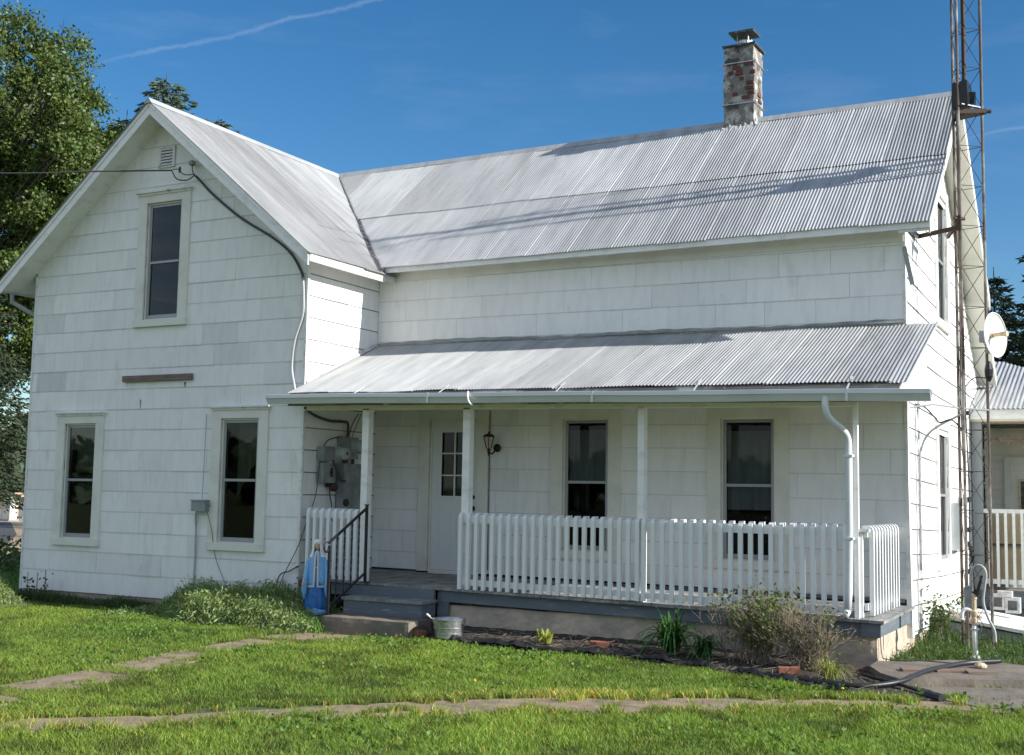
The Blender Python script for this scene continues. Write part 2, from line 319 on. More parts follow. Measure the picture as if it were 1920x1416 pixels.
def region(rect, half, holes):
    P = [[(rect[0], rect[2]), (rect[1], rect[2]), (rect[1], rect[3]), (rect[0], rect[3])]]
    for h in half: P = [clip(p, *h) for p in P]; P = [p for p in P if len(p) > 2]
    for (u0, u1, v0, v1) in holes:
        N = []
        for p in P:
            us = [q[0] for q in p]; vs = [q[1] for q in p]
            if max(us) <= u0 or min(us) >= u1 or max(vs) <= v0 or min(vs) >= v1: N.append(p); continue
            N.append(clip(p, 1, 0, u0)); N.append(clip(p, -1, 0, -u1)); mid = clip(clip(p, 1, 0, u1), -1, 0, -u0)
            N.append(clip(mid, 0, 1, v0)); N.append(clip(mid, 0, -1, -v1))
        P = [p for p in N if len(p) > 2]
    return P
def sidingwall(parent, plane, at, rect, half, holes, z0, off=0, core=.06, bot=.5, sag=lambda u: 0, flip=1, ex=.2861, wdt=.61, stains=(), gv=.78, gh=.011, name='siding'):
    """real overlapping shingles; plane 'y' faces -y, plane 'x' faces +x (flip=-1 turns it round)"""
    def Wp(u, d, z): return (u, at - d * flip, z) if plane == 'y' else (at + d * flip, u, z)
    V = []; F = []; T = []
    k0 = math.floor((z0 - rect[3]) / ex) - 1; k1 = math.ceil((z0 - rect[2]) / ex) + 1
    for k in range(k0, k1):
        zb = z0 - k * ex; zt = zb + ex; sh = (k * .37 % 1) * wdt + off + random.uniform(-.05, .05)
        u = rect[0] - wdt + (sh % wdt)
        while u < rect[1]:
            g = .0013; r = (max(u + g, rect[0]), min(u + wdt - g, rect[1]), max(zb, rect[2]), min(zt, rect[3]))
            u += wdt
            if r[1] - r[0] < .01 or r[3] - r[2] < .01: continue
            tone = random.gauss(1, .026) * min([1] + [s_[4] for s_ in stains if s_[0] < (r[0] + r[1]) / 2 < s_[1] and s_[2] < (zb + zt) / 2 < s_[3]]); tb = .0085 + random.uniform(-.003, .004); tt = .003; tilt = random.uniform(-.003, .003); dz = random.uniform(-.0018, .0018)
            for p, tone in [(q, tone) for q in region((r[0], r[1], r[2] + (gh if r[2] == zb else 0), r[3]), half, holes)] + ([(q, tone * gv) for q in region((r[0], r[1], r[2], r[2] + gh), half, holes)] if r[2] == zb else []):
                n = len(p); b = len(V)
                um = (r[0] + r[1]) / 2
                for (a, z) in p: V.append(Wp(a, tt + (tb - tt) * (zt - z) / ex + tilt * (a - um), z + sag(a) + (dz if z < zb + .01 else 0))); T.append(tone)
                for (a, z) in p: V.append(Wp(a, -.004, z + sag(a))); T.append(tone * .9)
                fr = tuple(range(b, b + n)); F.append(fr if flip == 1 else fr[::-1])
                for i in range(n): j = (i + 1) % n; F.append((b + i, b + n + i, b + n + j, b + j))
    o = put(name, V, F, M['siding'], parent, tone=T)
    V = []; F = []
    for p in region((rect[0] + .004, rect[1] - .004, rect[2] + .004, rect[3]), half, holes):
        n = len(p); b = len(V)
        for (a, z) in p: V.append(Wp(a, -.005, z + sag(a)))
        for (a, z) in p: V.append(Wp(a, -.12, z + sag(a)))
        F.append(tuple(range(b, b + n))); F.append(tuple(range(b + n, b + 2 * n))[::-1])
        for i in range(n): j = (i + 1) % n; F.append((b + i, b + n + i, b + n + j, b + j))
    put('wall_core', V, F, M['wall_core'], o); return o
def window(parent, plane, at, u0, u1, z0, z1, zm, ow=.155, top=.14, sill=.10, cap=True, mat_='cream', sagz=0, label=None, wide_gap=False):
    """u0..z1 = opening; casing around, storm sash, two panes"""
    def Wp(u, d, z): return (u, at - d, z + sagz) if plane == 'y' else (at + d, u, z + sagz)
    class B(MB):
        def wb(s, a0, a1, d0, d1, c0, c1):
            p = Wp(a0, d0, c0); q = Wp(a1, d1, c1); return s.box(tuple(map(min, p, q)), tuple(map(max, p, q)))
    c = B(); t = .034
    c.wb(u0 - ow, u0, .0, t, z0, z1); c.wb(u1, u1 + ow, .0, t, z0, z1); c.wb(u0 - ow, u1 + ow, .0, t + .003, z1, z1 + top)
    c.wb(u0 - ow - .01, u1 + ow + .01, .0, t + .022, z0 - sill, z0)
    # jamb liners
    c.wb(u0 - .02, u0 + .022, -.11, -.001, z0, z1); c.wb(u1 - .022, u1 + .02, -.11, -.001, z0, z1); c.wb(u0 + .022, u1 - .022, -.11, -.002, z1 - .022, z1 + .02); c.wb(u0 + .022, u1 - .022, -.11, -.003, z0 - .02, z0 + .012)
    f = c.build('window', M[mat_], parent)
    if label: f['label'] = label
    if cap:
        h = B(); h.wb(u0 - ow - .03, u1 + ow + .03, .0, .085, z1 + top, z1 + top + .022); h.wb(u0 - ow - .012, u1 + ow + .012, .0, .055, z1 + top - .03, z1 + top); h.build('window_head', M['white_worn'], f)
    s = B(); a0, a1, b0, b1 = u0 + .024, u1 - .024, z0 + .014, z1 - .024; w = .034
    s.wb(a0, a0 + w, -.045, -.018, b0, b1); s.wb(a1 - w, a1, -.045, -.018, b0, b1); s.wb(a0 + w, a1 - w, -.045, -.019, b1 - w, b1); s.wb(a0 + w, a1 - w, -.045, -.0195, b0, b0 + w * 1.6); s.wb(a0 + w, a1 - w, -.05, -.012, zm - .017, zm + .017)
    s.build('sash', M['sash'], f)
    g = B(); g.wb(a0 + w, a1 - w, -.030, -.027, zm + .017, b1 - w); g.build('pane', M['glass'], f)
    g = B(); g.wb(a0 + w, a1 - w, -.040, -.037, b0 + w, zm - .017); g.build('pane', M['glass'], f)
    return f
def corrugated(parent, name, P0, es, et, Ls, Lt, up, mt='roof', pitch=.0405, amp=.0065, sheet=.61, rows=1, seed=1, jag=.012):
    """overlapping corrugated sheets: P0 eave corner, es along eave, et up slope"""
    rg = random.Random(seed); P0 = np.array(P0, float); es = np.array(es, float); es /= np.linalg.norm(es); et = np.array(et, float); et /= np.linalg.norm(et)
    n = np.cross(es, et); n = n if n[2] > 0 else -n
    V = []; F = []; T = []; ns = int(math.ceil(Ls / sheet)); rl = Lt / rows
    for r in range(rows):
        for i in range(ns):
            s0 = i * sheet; s1 = min(s0 + sheet + pitch * 1.1, Ls); k = max(2, int((s1 - s0) / pitch * 7)); S = np.linspace(s0, s1, k)
            drop = np.zeros(k); drop[-1] = -.013; S[-1] = S[-2] + .0012
            t0 = r * rl - (.10 if r else 0) + rg.uniform(-jag, jag); t1 = (r + 1) * rl; lift = .009 * r; tone = rg.gauss(1, .11) * (1.05 if i % 3 else .93); ph = 0
            skew = rg.uniform(-.004, .004)
            for ti, tt in enumerate(np.linspace(t0, t1, 4)):
                wob = (.004 * np.sin(S * 2.1 + tt * 1.7 + seed))
                hh = amp * np.sin(2 * math.pi * S / pitch) + .001 + .0045 * (1 - (S - s0) / (s1 - s0)) * 0 + .005 * ((S - s0) / (s1 - s0)) + lift + wob + drop
                pts = P0 + np.outer(S + skew * ti, es) + tt * et + np.outer(hh, n)
                V += pts.tolist(); T += [tone * (1 + .02 * math.sin(ti + i))] * k
            b = len(V) - 4 * k
            for a in range(3):
                for c in range(k - 1): q = b + a * k + c; F.append((q, q + 1, q + 1 + k, q + k))
    o = put(name, V, F, M[mt], parent, smooth=True, tone=T); return o

Z = -.64                                       # lawn level; camera eye is 1.65 m above it
W1, W2, D1, YR, ZR = 5.04, 12.21, 1.62, 4.0, 6.35
APX = 2.5; SL1 = (6.35 - 4.02) / (APX + .33)   # wing roof slope
SL2 = (ZR - 4.12) / (YR - 1.33)                # main roof slope
YB = 2 * YR - 1.33                             # rear eave
# ------------------------------------------------------------------ farmhouse
H = thing('farmhouse', (6, 2, Z), 'white two storey farmhouse with silver corrugated roofs, front porch and old brick chimney', 'house')
sagm = lambda u: -.0072 * (u - 8.6)
# openings
UPW = (2.185, 2.835, 3.337, 4.998); LW = (.77, 1.385, .267, 1.90); RW = (3.70, 4.34, .30, 1.935)
M1 = (7.965, 8.605, .30, 1.972); M2 = (10.065, 10.725, .27, 1.955); DR = (5.955, 6.705, -.05, 1.985)
GL = (3.74, 4.56, .235, 1.93); GU = (3.90, 4.72, 3.36, 5.06)
zt = lambda x: 6.35 - SL1 * abs(x - APX) - .13
half1 = [(-SL1, 1, 6.35 - SL1 * APX - .13), (SL1, 1, 6.35 + SL1 * APX - .13)]
sidingwall(H, 'y', 0, (0, W1, -.485, 6.3), half1, [UPW, LW, RW], 3.801, off=.2, stains=((.2, 1.0, 2.38, 2.6, .80), (1.2, 1.9, .9, 1.1, .93), (3.4, 4.2, 2.6, 3.2, .92), (.0, .6, 3.3, 3.7, .93)))
for (x, z, w, h) in ((3.02, 2.44, .03, -.07), (2.21, 2.22, .012, -.13), (4.05, .98, .008, .10)):
    MB().add([(x - w / 2, -.017, z), (x + w / 2, -.017, z), (x, -.017, z + h), (x - w / 2, -.012, z), (x + w / 2, -.012, z), (x, -.012, z + h)], [(0, 1, 2), (5, 4, 3), (0, 3, 4, 1), (1, 4, 5, 2), (2, 5, 3, 0)]).build('siding_crack', M['blackplastic'], H)
# recess wall (faces the porch side), left wall, main front wall, gable end wall
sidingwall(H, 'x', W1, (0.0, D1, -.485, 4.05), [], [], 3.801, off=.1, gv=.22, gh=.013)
sidingwall(H, 'x', 0, (0, 8.0, -.485, 4.1), [], [], 3.801, off=.3, flip=-1)
sidingwall(H, 'y', D1, (W1 + .01, W2, 2.9, 4.25), [], [], 3.630, off=.25, sag=sagm)
sidingwall(H, 'y', D1, (W1 + .01, W2, -.06, 2.9), [], [M1, M2, DR], 1.881 + .0, off=.4, sag=sagm, name='siding')
half2 = [(-SL2, 1, ZR - SL2 * YR - .12), (SL2, 1, ZR + SL2 * YR - .12)]
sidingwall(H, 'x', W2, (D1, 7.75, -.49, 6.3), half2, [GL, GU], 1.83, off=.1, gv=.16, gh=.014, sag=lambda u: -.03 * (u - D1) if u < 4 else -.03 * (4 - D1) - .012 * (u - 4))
# back walls and floors so nothing shows through
b = MB(); b.box((0, 7.9, Z), (W2, 8.0, 4.0)); b.build('back_wall', M['white'], H)
b = MB(); b.box((.13, .13, -.16), (W1 - .13, 7.85, -.10)); b.box((W1 - .13, D1 + .13, -.16), (W2 - .13, 7.85, -.10)); b.box((.13, .13, 2.65), (W1 - .13, 7.85, 2.75)); b.box((W1 - .13, D1 + .13, 2.65), (W2 - .13, 7.85, 2.75)); b.box((.13, 3.2, -.1), (12.0, 3.26, 5.0)) 
b.build('floor', M['carpet'], H)
# foundation
b = MB(); b.box((.03, .03, Z - .4), (W1, 7.8, -.475)); b.box((W1, D1 + .03, Z - .4), (W2 - .03, 7.7, -.47))
b.build('foundation', M['footing'], H)
f1 = rough('foundation', M['footing'], H, (7.18, .0, Z - .3), (12.2, .3, -.30), .07, .016, 1); f1['label'] = 'stained stucco footing under the porch'
f1 = rough('foundation', M['footing'], H, (12.0, .32, Z - .3), (12.2, D1 - .02, -.30), .07, .014, 3)
# corner boards and battens
b = MB(); b.box((W1 - .012, -.022, -.5), (W1 + .022, .018, 4.02)); b.build('corner_board', M['white_worn'], H)
b = MB(); b.box((-.02, -.018, -.5), (.012, .02, 4.1)); b.build('corner_board', M['white_worn'], H)
b = MB(); b.hexa([(W2 - .012, D1 - .02, 2.95), (W2 + .022, D1 - .02, 2.95), (W2 + .022, D1 + .05, 2.95), (W2 - .012, D1 + .05, 2.95)], [(W2 - .012, D1 - .02, 4.05), (W2 + .022, D1 - .02, 4.05), (W2 + .022, D1 + .05, 4.05), (W2 - .012, D1 + .05, 4.05)])
b.hexa([(W2 - .01, D1 - .05, -.5), (W2 + .05, D1 - .05, -.5), (W2 + .05, D1 + .07, -.5), (W2 - .01, D1 + .07, -.5)], [(W2 - .012, D1 - .02, 1.2), (W2 + .022, D1 - .02, 1.2), (W2 + .022, D1 + .07, 1.2), (W2 - .012, D1 + .07, 1.2)])
b.hexa([(W2 - .012, D1 - .02, 1.2), (W2 + .022, D1 - .02, 1.2), (W2 + .022, D1 + .07, 1.2), (W2 - .012, D1 + .07, 1.2)], [(W2 - .012, D1 - .02, 2.45), (W2 + .022, D1 - .02, 2.45), (W2 + .022, D1 + .05, 2.45), (W2 - .012, D1 + .05, 2.45)])
b.build('corner_board', M['white_worn'], H)
# bent loose strip at the upper corner
b = MB(); b.bar((W2 + .01, D1 - .02, 3.87), (W2 + .10, D1 - .06, 3.42), .05, .006, up=(0, 1, 0)); b.build('loose_corner_strip', M['greywood'], H)
# windows
window(H, 'y', 0, *UPW, 4.15, label='tall upstairs window under the front gable')
window(H, 'y', 0, *LW, 1.095, label='left ground floor window of the gabled front')
window(H, 'y', 0, *RW, 1.12, label='right ground floor window of the gabled front')
window(H, 'y', D1, *M1, 1.165, ow=.165, top=.145, cap=False, sagz=0, label='porch window beside the wall lantern')
window(H, 'y', D1, *M2, 1.15, ow=.165, top=.15, cap=False, sagz=0, label='porch window nearest the downspout')
window(H, 'x', W2, *GL, 1.08, ow=.13, top=.13, cap=False, mat_='white', label='ground floor window in the sunlit end wall')
window(H, 'x', W2, *GU, 4.2, ow=.13, top=.13, cap=False, mat_='white', label='upstairs window in the sunlit end wall')
# curtains inside two windows
def curtain(x0, x1, z0, z1, y, diag=False):
    n = 26; V = []; F = []
    for i in range(n + 1):
        t = i / n; x = x0 + (x1 - x0) * t; yy = y + .025 * math.sin(t * 23) ; zb = z0 + ((z1 - z0) * .75 * t if diag else 0)
        V += [(x, yy, zb), (x, yy, z1)]
    for i in range(n): F.append((2 * i, 2 * i + 2, 2 * i + 3, 2 * i + 1))
    put('curtain', V, F, M['curtain'], H)
curtain(3.8, 4.32, .9, 1.9, .22, True); 
def shade(x0, x1, z0, z1, y, m='sheer', wave=.006, f=37):
    n = 40; V = []; F = []
    for i in range(n + 1): t = i / n; x = x0 + (x1 - x0) * t; yy = y + wave * math.sin(t * f); V += [(x, yy, z0), (x, yy, z1)]
    for i in range(n): F.append((2 * i, 2 * i + 2, 2 * i + 3, 2 * i + 1))
    o = put('window_shade', V, F, M[m], H); return o
shade(8.02, 8.60, 1.18, 1.83, D1 + .075)['label'] = 'grey shade behind the upper pane of the first porch window'
shade(10.12, 10.72, .86, 1.80, D1 + .075, wave=.012)['label'] = 'grey shade hanging low behind the last porch window'
shade(.80, 1.36, 1.25, 1.86, .20, 'curtain'); shade(6.12, 6.54, .95, 1.22, D1 + .09, 'curtain')
# front door
b = MB(); t = .034
b.box((5.79, D1 - t, -.05), (5.955, D1, 1.985)); b.box((6.705, D1 - t, -.05), (6.875, D1, 1.985)); b.box((5.79, D1 - t - .003, 1.985), (6.875, D1, 2.14))
b.box((5.935, D1, -.05), (5.98, D1 + .11, 1.985)); b.box((6.68, D1, -.05), (6.725, D1 + .11, 1.985)); b.box((5.98, D1 + .001, 1.955), (6.68, D1 + .11, 2.0)); b.box((5.98, D1 - .03, -.075), (6.68, D1 + .11, -.045))
df = b.build('door_frame', M['cream'], H)
b = MB(); y0, y1 = D1 + .035, D1 + .075; gx0, gx1, gz0, gz1 = 6.105, 6.555, .94, 1.835
b.box((5.98, y0, -.045), (gx0, y1, 1.955)); b.box((gx1, y0, -.045), (6.68, y1, 1.955)); b.box((gx0, y0, -.045), (gx1, y1, gz0)); b.box((gx0, y0, gz1), (gx1, y1, 1.955))
for a0, a1, c0, c1 in ((gx0 - .02, gx0 + .022, gz0 - .02, gz1 + .02), (gx1 - .022, gx1 + .02, gz0 - .02, gz1 + .02), (gx0 + .022, gx1 - .022, gz0 - .02, gz0 + .02), (gx0 + .022, gx1 - .022, gz1 - .02, gz1 + .02)): b.box((a0, y0 - .014, c0), (a1, y0 + .001, c1))
b.box((6.322, y0 - .010, gz0 + .02), (6.340, y0 + .01, gz1 - .02))
for zz in (1.235, 1.53): b.box((gx0 + .022, y0 - .009, zz - .009), (gx1 - .022, y0 + .009, zz + .009))
for a0 in (6.10, 6.37):                          # moulded lower panels
    for q in ((a0, a0 + .19, .17, .185), (a0, a0 + .19, .735, .75), (a0, a0 + .015, .185, .735), (a0 + .175, a0 + .19, .185, .735)): b.box((q[0], y0 - .007, q[2]), (q[1], y0 + .001, q[3]))
dr = b.build('front_door', M['doorwhite'], H)
b = MB(); b.box((gx0, y0 + .018, gz0), (gx1, y0 + .021, gz1)); b.build('door_pane', M['glass'], dr)
b = MB(); b.lathe((6.62, y0 - .06, .80), [(.012, .06), (.012, .02), (.028, .015), (.030, -.01), (.016, -.022)], 14, 'y'); b.lathe((6.62, y0 - .002, .80), [(.035, 0), (.035, -.01)], 14, 'y'); b.build('door_knob', M['brass'], dr)
b = MB(); b.lathe((6.62, y0 - .002, .95), [(.03, 0), (.028, -.02)], 14, 'y'); b.build('door_lock', M['brass'], dr)
# gable vent
b = MB(); b.box((2.36, -.035, 5.49), (2.40, -.015, 5.79)); b.box((2.62, -.035, 5.49), (2.66, -.015, 5.79)); b.box((2.40, -.035, 5.49), (2.62, -.015, 5.51)); b.box((2.40, -.034, 5.77), (2.62, -.016, 5.79))
for i in range(6): z = 5.52 + i * .043; b.hexa([(2.40, -.038, z), (2.62, -.038, z), (2.62, -.034, z), (2.40, -.034, z)], [(2.40, -.02, z + .034), (2.62, -.02, z + .034), (2.62, -.016, z + .034), (2.40, -.016, z + .034)])
v = b.build('gable_vent', M['white_worn'], H); b = MB(); b.box((2.40, -.016, 5.51), (2.62, -.0155 + .002, 5.77)); b.build('vent_backing', M['blackplastic'], v)

# ---- roofs
def rake(name, pts, y0, y1, th, m):             # slab following (x,z) roof line between y0 and y1
    b = MB()
    for (xa, za), (xb, zb) in zip(pts[:-1], pts[1:]):
        b.hexa([(xa, y0, za - th), (xb, y0, zb - th), (xb, y1, zb - th), (xa, y1, za - th)], [(xa, y0, za), (xb, y0, zb), (xb, y1, zb), (xa, y1, za)])
    return b.build(name, m, H)
zl = lambda x: 6.345 - SL1 * abs(x - APX) - .018
XL, XR = -.34, 5.33
fr = [(XL, zl(XL)), (APX, zl(APX)), (XR, zl(XR))]
rake('soffit', fr, -.36, .0, .11, M['white'])
rake('roof_deck', fr, .0, 7.9, .09, M['white'])
b = MB()                                         # rake boards with an upper trim strip
for (xa, za), (xb, zb) in zip(fr[:-1], fr[1:]):
    b.hexa([(xa, -.385, za - .17), (xb, -.385, zb - .17), (xb, -.36, zb - .17), (xa, -.36, za - .17)], [(xa, -.385, za - .002), (xb, -.385, zb - .002), (xb, -.36, zb - .002), (xa, -.36, za - .002)])
    b.hexa([(xa, -.40, za - .05), (xb, -.40, zb - .05), (xb, -.386, zb - .05), (xa, -.386, za - .05)], [(xa, -.40, za + .004), (xb, -.40, zb + .004), (xb, -.386, zb + .004), (xa, -.386, za + .004)])
b.build('rake_board', M['white'], H)
b = MB(); b.box((XR - .001, -.36, zl(XR) - .118), (XR + .022, 1.31, zl(XR) - .012)); b.build('fascia', M['cream'], H)
b = MB(); b.box((XL - .02, -.36, zl(XL) - .11), (XL + .001, 7.9, zl(XL) - .012)); b.build('fascia', M['cream'], H)
n1 = math.hypot(1, SL1)
r1 = corrugated(H, 'roof', (XL - .04, -.42, zl(XL) + .016 - SL1 * .04), (0, 1, 0), (1 / n1, 0, SL1 / n1), 8.3, (APX - XL + .04) * n1, 1, 'roofwing', rows=1, seed=4); r1['label'] = 'far slope of the gabled wing roof'
r1 = corrugated(H, 'roof', (XR + .045, -.42, zl(XR) + .016 - SL1 * .045), (0, 1, 0), (-1 / n1, 0, SL1 / n1), 6.2, (XR + .045 - APX) * n1, 1, 'roofwing', rows=1, seed=5, amp=.0055); r1['label'] = 'near slope of the gabled wing roof'
b = MB(); b.hexa([(APX - .07, -.43, 6.30), (APX + .07, -.43, 6.30), (APX + .07, 4.0, 6.30), (APX - .07, 4.0, 6.30)], [(APX - .015, -.43, 6.378), (APX + .015, -.43, 6.378), (APX + .015, 4.0, 6.378), (APX - .015, 4.0, 6.378)]); b.build('ridge_cap', M['roof'], H)
# main roof
zm_ = lambda y: ZR - SL2 * abs(y - YR) - .018
YE = 1.33; n2 = math.hypot(1, SL2)
def slab(name, ys, x0, x1, th, m):
    b = MB()
    for ya, yb in zip(ys[:-1], ys[1:]):
        b.hexa([(x0, ya, zm_(ya) - th), (x1, ya, zm_(ya) - th), (x1, yb, zm_(yb) - th), (x0, yb, zm_(yb) - th)], [(x0, ya, zm_(ya)), (x1, ya, zm_(ya)), (x1, yb, zm_(yb)), (x0, yb, zm_(yb))])
    return b.build(name, m, H)
slab('roof_deck', [YE, YR, YB], 2.6, W2, .09, M['white'])
slab('soffit', [YE, YR, YB + .1], W2, 12.53, .13, M['cream'])
b = MB()
for ya, yb in ((YE, YR), (YR, YB + .1)):
    b.hexa([(12.53, ya, zm_(ya) - .16), (12.55, ya, zm_(ya) - .16), (12.55, yb, zm_(yb) - .16), (12.53, yb, zm_(yb) - .16)], [(12.53, ya, zm_(ya) + .01), (12.55, ya, zm_(ya) + .01), (12.55, yb, zm_(yb) + .01), (12.53, yb, zm_(yb) + .01)])
b.build('rake_board', M['white_worn'], H)
b = MB(); b.box((XR + .023, YE - .022, zm_(YE) - .095), (12.55, YE + .001, zm_(YE) - .008)); b.build('fascia', M['white'], H)
b = MB(); b.box((W1, D1 - .03, 3.93), (W2, D1 - .016, 4.14)); b.build('frieze_board', M['cream'], H)
r2 = corrugated(H, 'roof', (2.62, YE - .05, zm_(YE) + .016 - SL2 * .05), (1, 0, 0), (0, 1 / n2, SL2 / n2), 9.94, (YR - YE + .05) * n2, 1, rows=2, seed=8, amp=.006); r2['label'] = 'long street side slope of the main roof'
r2 = corrugated(H, 'roof', (2.62, YB + .12, zm_(YB) + .016 - SL2 * .12), (1, 0, 0), (0, -1 / n2, SL2 / n2), 9.94, (YB + .12 - YR) * n2, 1, rows=1, seed=9); r2['label'] = 'rear slope of the main roof'
b = MB(); b.hexa([(2.5, YR - .09, 6.295), (12.56, YR - .09, 6.295), (12.56, YR + .09, 6.295), (2.5, YR + .09, 6.295)], [(2.5, YR - .02, 6.385), (12.56, YR - .02, 6.385), (12.56, YR + .02, 6.385), (2.5, YR + .02, 6.385)]); b.build('ridge_cap', M['roof'], H)
# valley flashing between wing roof and main roof
va = Vector((XR + .03, YE - .03, zl(XR) + .01)); vb = Vector((APX + .12, YR - .14, 6.24))
b = MB(); N = 14; pr_ = []
for i in range(N + 1):
    t = i / N; p = va.lerp(vb, t); w = .052 * (1 - .45 * t) + random.uniform(-.008, .008)
    # true valley: equal heights on both slopes
    x = p.x; y = YR - (SL1 / SL2) * (x - APX); z = 6.345 - SL1 * (x - APX) + .012
    pr_.append((x, y, z, w))
V = []; F = []
for (x, y, z, w) in pr_: V += [(x - w * .75, y - w * .75, z + SL1 * w * .25 + .012), (x, y, z + .012), (x + w * .75, y + w * .75, z + SL1 * w * .25 + .014)]
for i in range(N): a = 3 * i; F += [(a, a + 1, a + 4, a + 3), (a + 1, a + 2, a + 5, a + 4)]
put('valley_flashing', V, F, M['flash'], H)
# rear lean-to (lower roof step behind the main roof)
b = MB(); ya, yb = YB - .05, 7.95
zq = lambda y: 3.98 - .80 * (y - YB)
b.hexa([(0.5, ya, zq(ya) - .12), (12.47, ya, zq(ya) - .12), (12.47, yb, zq(yb) - .12), (.5, yb, zq(yb) - .12)], [(.5, ya, zq(ya)), (12.47, ya, zq(ya)), (12.47, yb, zq(yb)), (.5, yb, zq(yb))])
b.hexa([(12.47, ya, zq(ya) - .15), (12.49, ya, zq(ya) - .15), (12.49, yb, zq(yb) - .15), (12.47, yb, zq(yb) - .15)], [(12.47, ya, zq(ya) + .02), (12.49, ya, zq(ya) + .02), (12.49, yb, zq(yb) + .02), (12.47, yb, zq(yb) + .02)])
b.build('lean_to_roof', M['cream'], H)
b = MB(); b.box((W2 + .001, YB + .08, zm_(YB) - .27), (12.52, YB + .11, zm_(YB) - .19)); b.build('soffit_end', M['flash'], H)  # dark strip stands for the gap and shadow under the soffit end
# left eave gutter
b = MB(); x = XL - .03; z = zl(XL) - .03
b.extr([(x, z), (x - .09, z - .0), (x - .10, z - .03), (x - .06, z - .10), (x, z - .10)], -.34, 7.5, 'y'); g = b.build('gutter', M['gutter'], H); g['label'] = 'gutter along the far eave of the wing'
b = MB(); b.tube([(x - .05, -.1, z - .1), (x - .05, -.1, z - .22), (-.12, .10, z - .42), (-.06, .12, z - .55), (-.06, .12, Z + .1)], .035, 8); b.build('downspout', M['greywood'], H)

# ---- chimney
cx0, cx1, cy0, cy1 = 9.365, 9.80, 3.86, 4.30
N_ = 26; V = []; F = []; ring = []
cols = 6
def wob(a, b_, s): return s * (math.sin(a * 9.1 + b_ * 5.3) + math.sin(a * 3.7 - b_ * 11.2)) * .5
for k in range(N_ + 1):
    z = 5.9 + (7.43 - 5.9) * k / N_; e = random.uniform(-.006, .006) + (.012 if k in (6, 15) else 0); r_ = []
    for side in range(4):
        for i in range(cols):
            t = i / cols
            p = [(cx0 + (cx1 - cx0) * t, cy0 - e), (cx1 + e, cy0 + (cy1 - cy0) * t), (cx1 - (cx1 - cx0) * t, cy1 + e), (cx0 - e, cy1 - (cy1 - cy0) * t)][side]
            V.append((p[0] + wob(t * 4 + side, z, .007), p[1] + wob(t * 3 + side, z, .007), z))
n4 = 4 * cols
for k in range(N_):
    for i in range(n4): a = k * n4 + i; c = k * n4 + (i + 1) % n4; F.append((a, c, c + n4, a + n4))
F.append(tuple(N_ * n4 + i for i in range(n4)))
ch = put('chimney', V, F, M['chimbrick'], H)
b = MB()                                        # exposed red bricks where the plaster has fallen
for (x, z, w) in ((9.43, 7.02, .07), (9.75, 7.00, .07), (9.60, 6.92, .06), (9.63, 6.64, .12), (9.50, 6.70, .06), (9.50, 7.09, .10), (9.66, 7.13, .14), (9.55, 7.045, .08), (9.70, 6.85, .10), (9.68, 6.775, .12), (9.72, 6.70, .09), (9.54, 6.995, .12)):
    MB().box((x, cy0 - .018, z), (x + w, cy0 + .02, z + .045), jit=.004).build('exposed_brick', M['oldbrick'], ch)
for (y, z) in ((4.03, 6.72), (4.08, 6.64)): MB().box((cx1 - .02, y, z), (cx1 + .016, y + .14, z + .05), jit=.004).build('exposed_brick', M['oldbrick'], ch)
for z in (6.58, 7.18):
    b = MB()
    b.tube([(cx0 - .018, cy0 - .018, z), (cx1 + .018, cy0 - .018, z), (cx1 + .018, cy1 + .018, z), (cx0 - .018, cy1 + .018, z), (cx0 - .018, cy0 - .018, z)], .009, 6)
    b.tube([(cx0 - .07, cy0 - .02, z), (cx0, cy0 - .02, z)], .008, 6); b.tube([(cx1, cy1 + .02, z), (cx1 + .07, cy1 + .02, z)], .008, 6); b.tube([(cx1 + .02, cy0 - .02, z), (cx1 + .06, cy0 - .05, z)], .007, 6)
    b.build('chimney_strap', M['galv'], ch)
b = MB(); b.box((cx0 - .015, cy0 - .035, 7.425), (cx1 + .035, cy1 + .03, 7.45)); b.build('chimney_slab', M['flash'], ch)
b = MB(); b.lathe((9.60, 4.08, 7.45), [(.10, 0), (.10, .11), (.085, .12)], 20); 
for (dx, dy) in ((-.08, -.08), (.08, -.08), (.08, .08), (-.08, .08)): b.tube([(9.60 + dx, 4.08 + dy, 7.5), (9.60 + dx, 4.08 + dy, 7.66)], .008, 6)
b.build('flue', M['galv'], ch)
b = MB(); b.hexa([(9.42, 3.90, 7.645), (9.78, 3.90, 7.645), (9.78, 4.26, 7.66), (9.42, 4.26, 7.66)], [(9.42, 3.90, 7.675), (9.78, 3.90, 7.675), (9.78, 4.26, 7.69), (9.42, 4.26, 7.69)]); b.build('flue_cap', M['flash'], ch)
V = []; F = []; per = [(cx0 - .02, cy0 - .02 + 0), (cx1 + .02, cy0 - .02), (cx1 + .02, YR + .1)]; k = 0; rr_ = random.Random(9)
for (p, q, nx_, ny_) in ((per[0], per[1], 0, -1), (per[1], per[2], 1, 0)):
    n = 26; b0 = len(V)
    for i in range(n + 1):
        t = i / n; x = p[0] + (q[0] - p[0]) * t; y = p[1] + (q[1] - p[1]) * t; w = .05 + .035 * rr_.random(); h = .05 + .05 * rr_.random()
        V += [(x + nx_ * w, y + ny_ * w, zm_(y + ny_ * w) + .022), (x + nx_ * .02, y + ny_ * .02, zm_(y) + .03 + .015 * rr_.random()), (x, y, zm_(y) + h)]
    for i in range(n): a_ = b0 + 3 * i; F += [(a_, a_ + 3, a_ + 4, a_ + 1), (a_ + 1, a_ + 4, a_ + 5, a_ + 2)]
put('chimney_flashing', V, F, M['mortar'], ch)

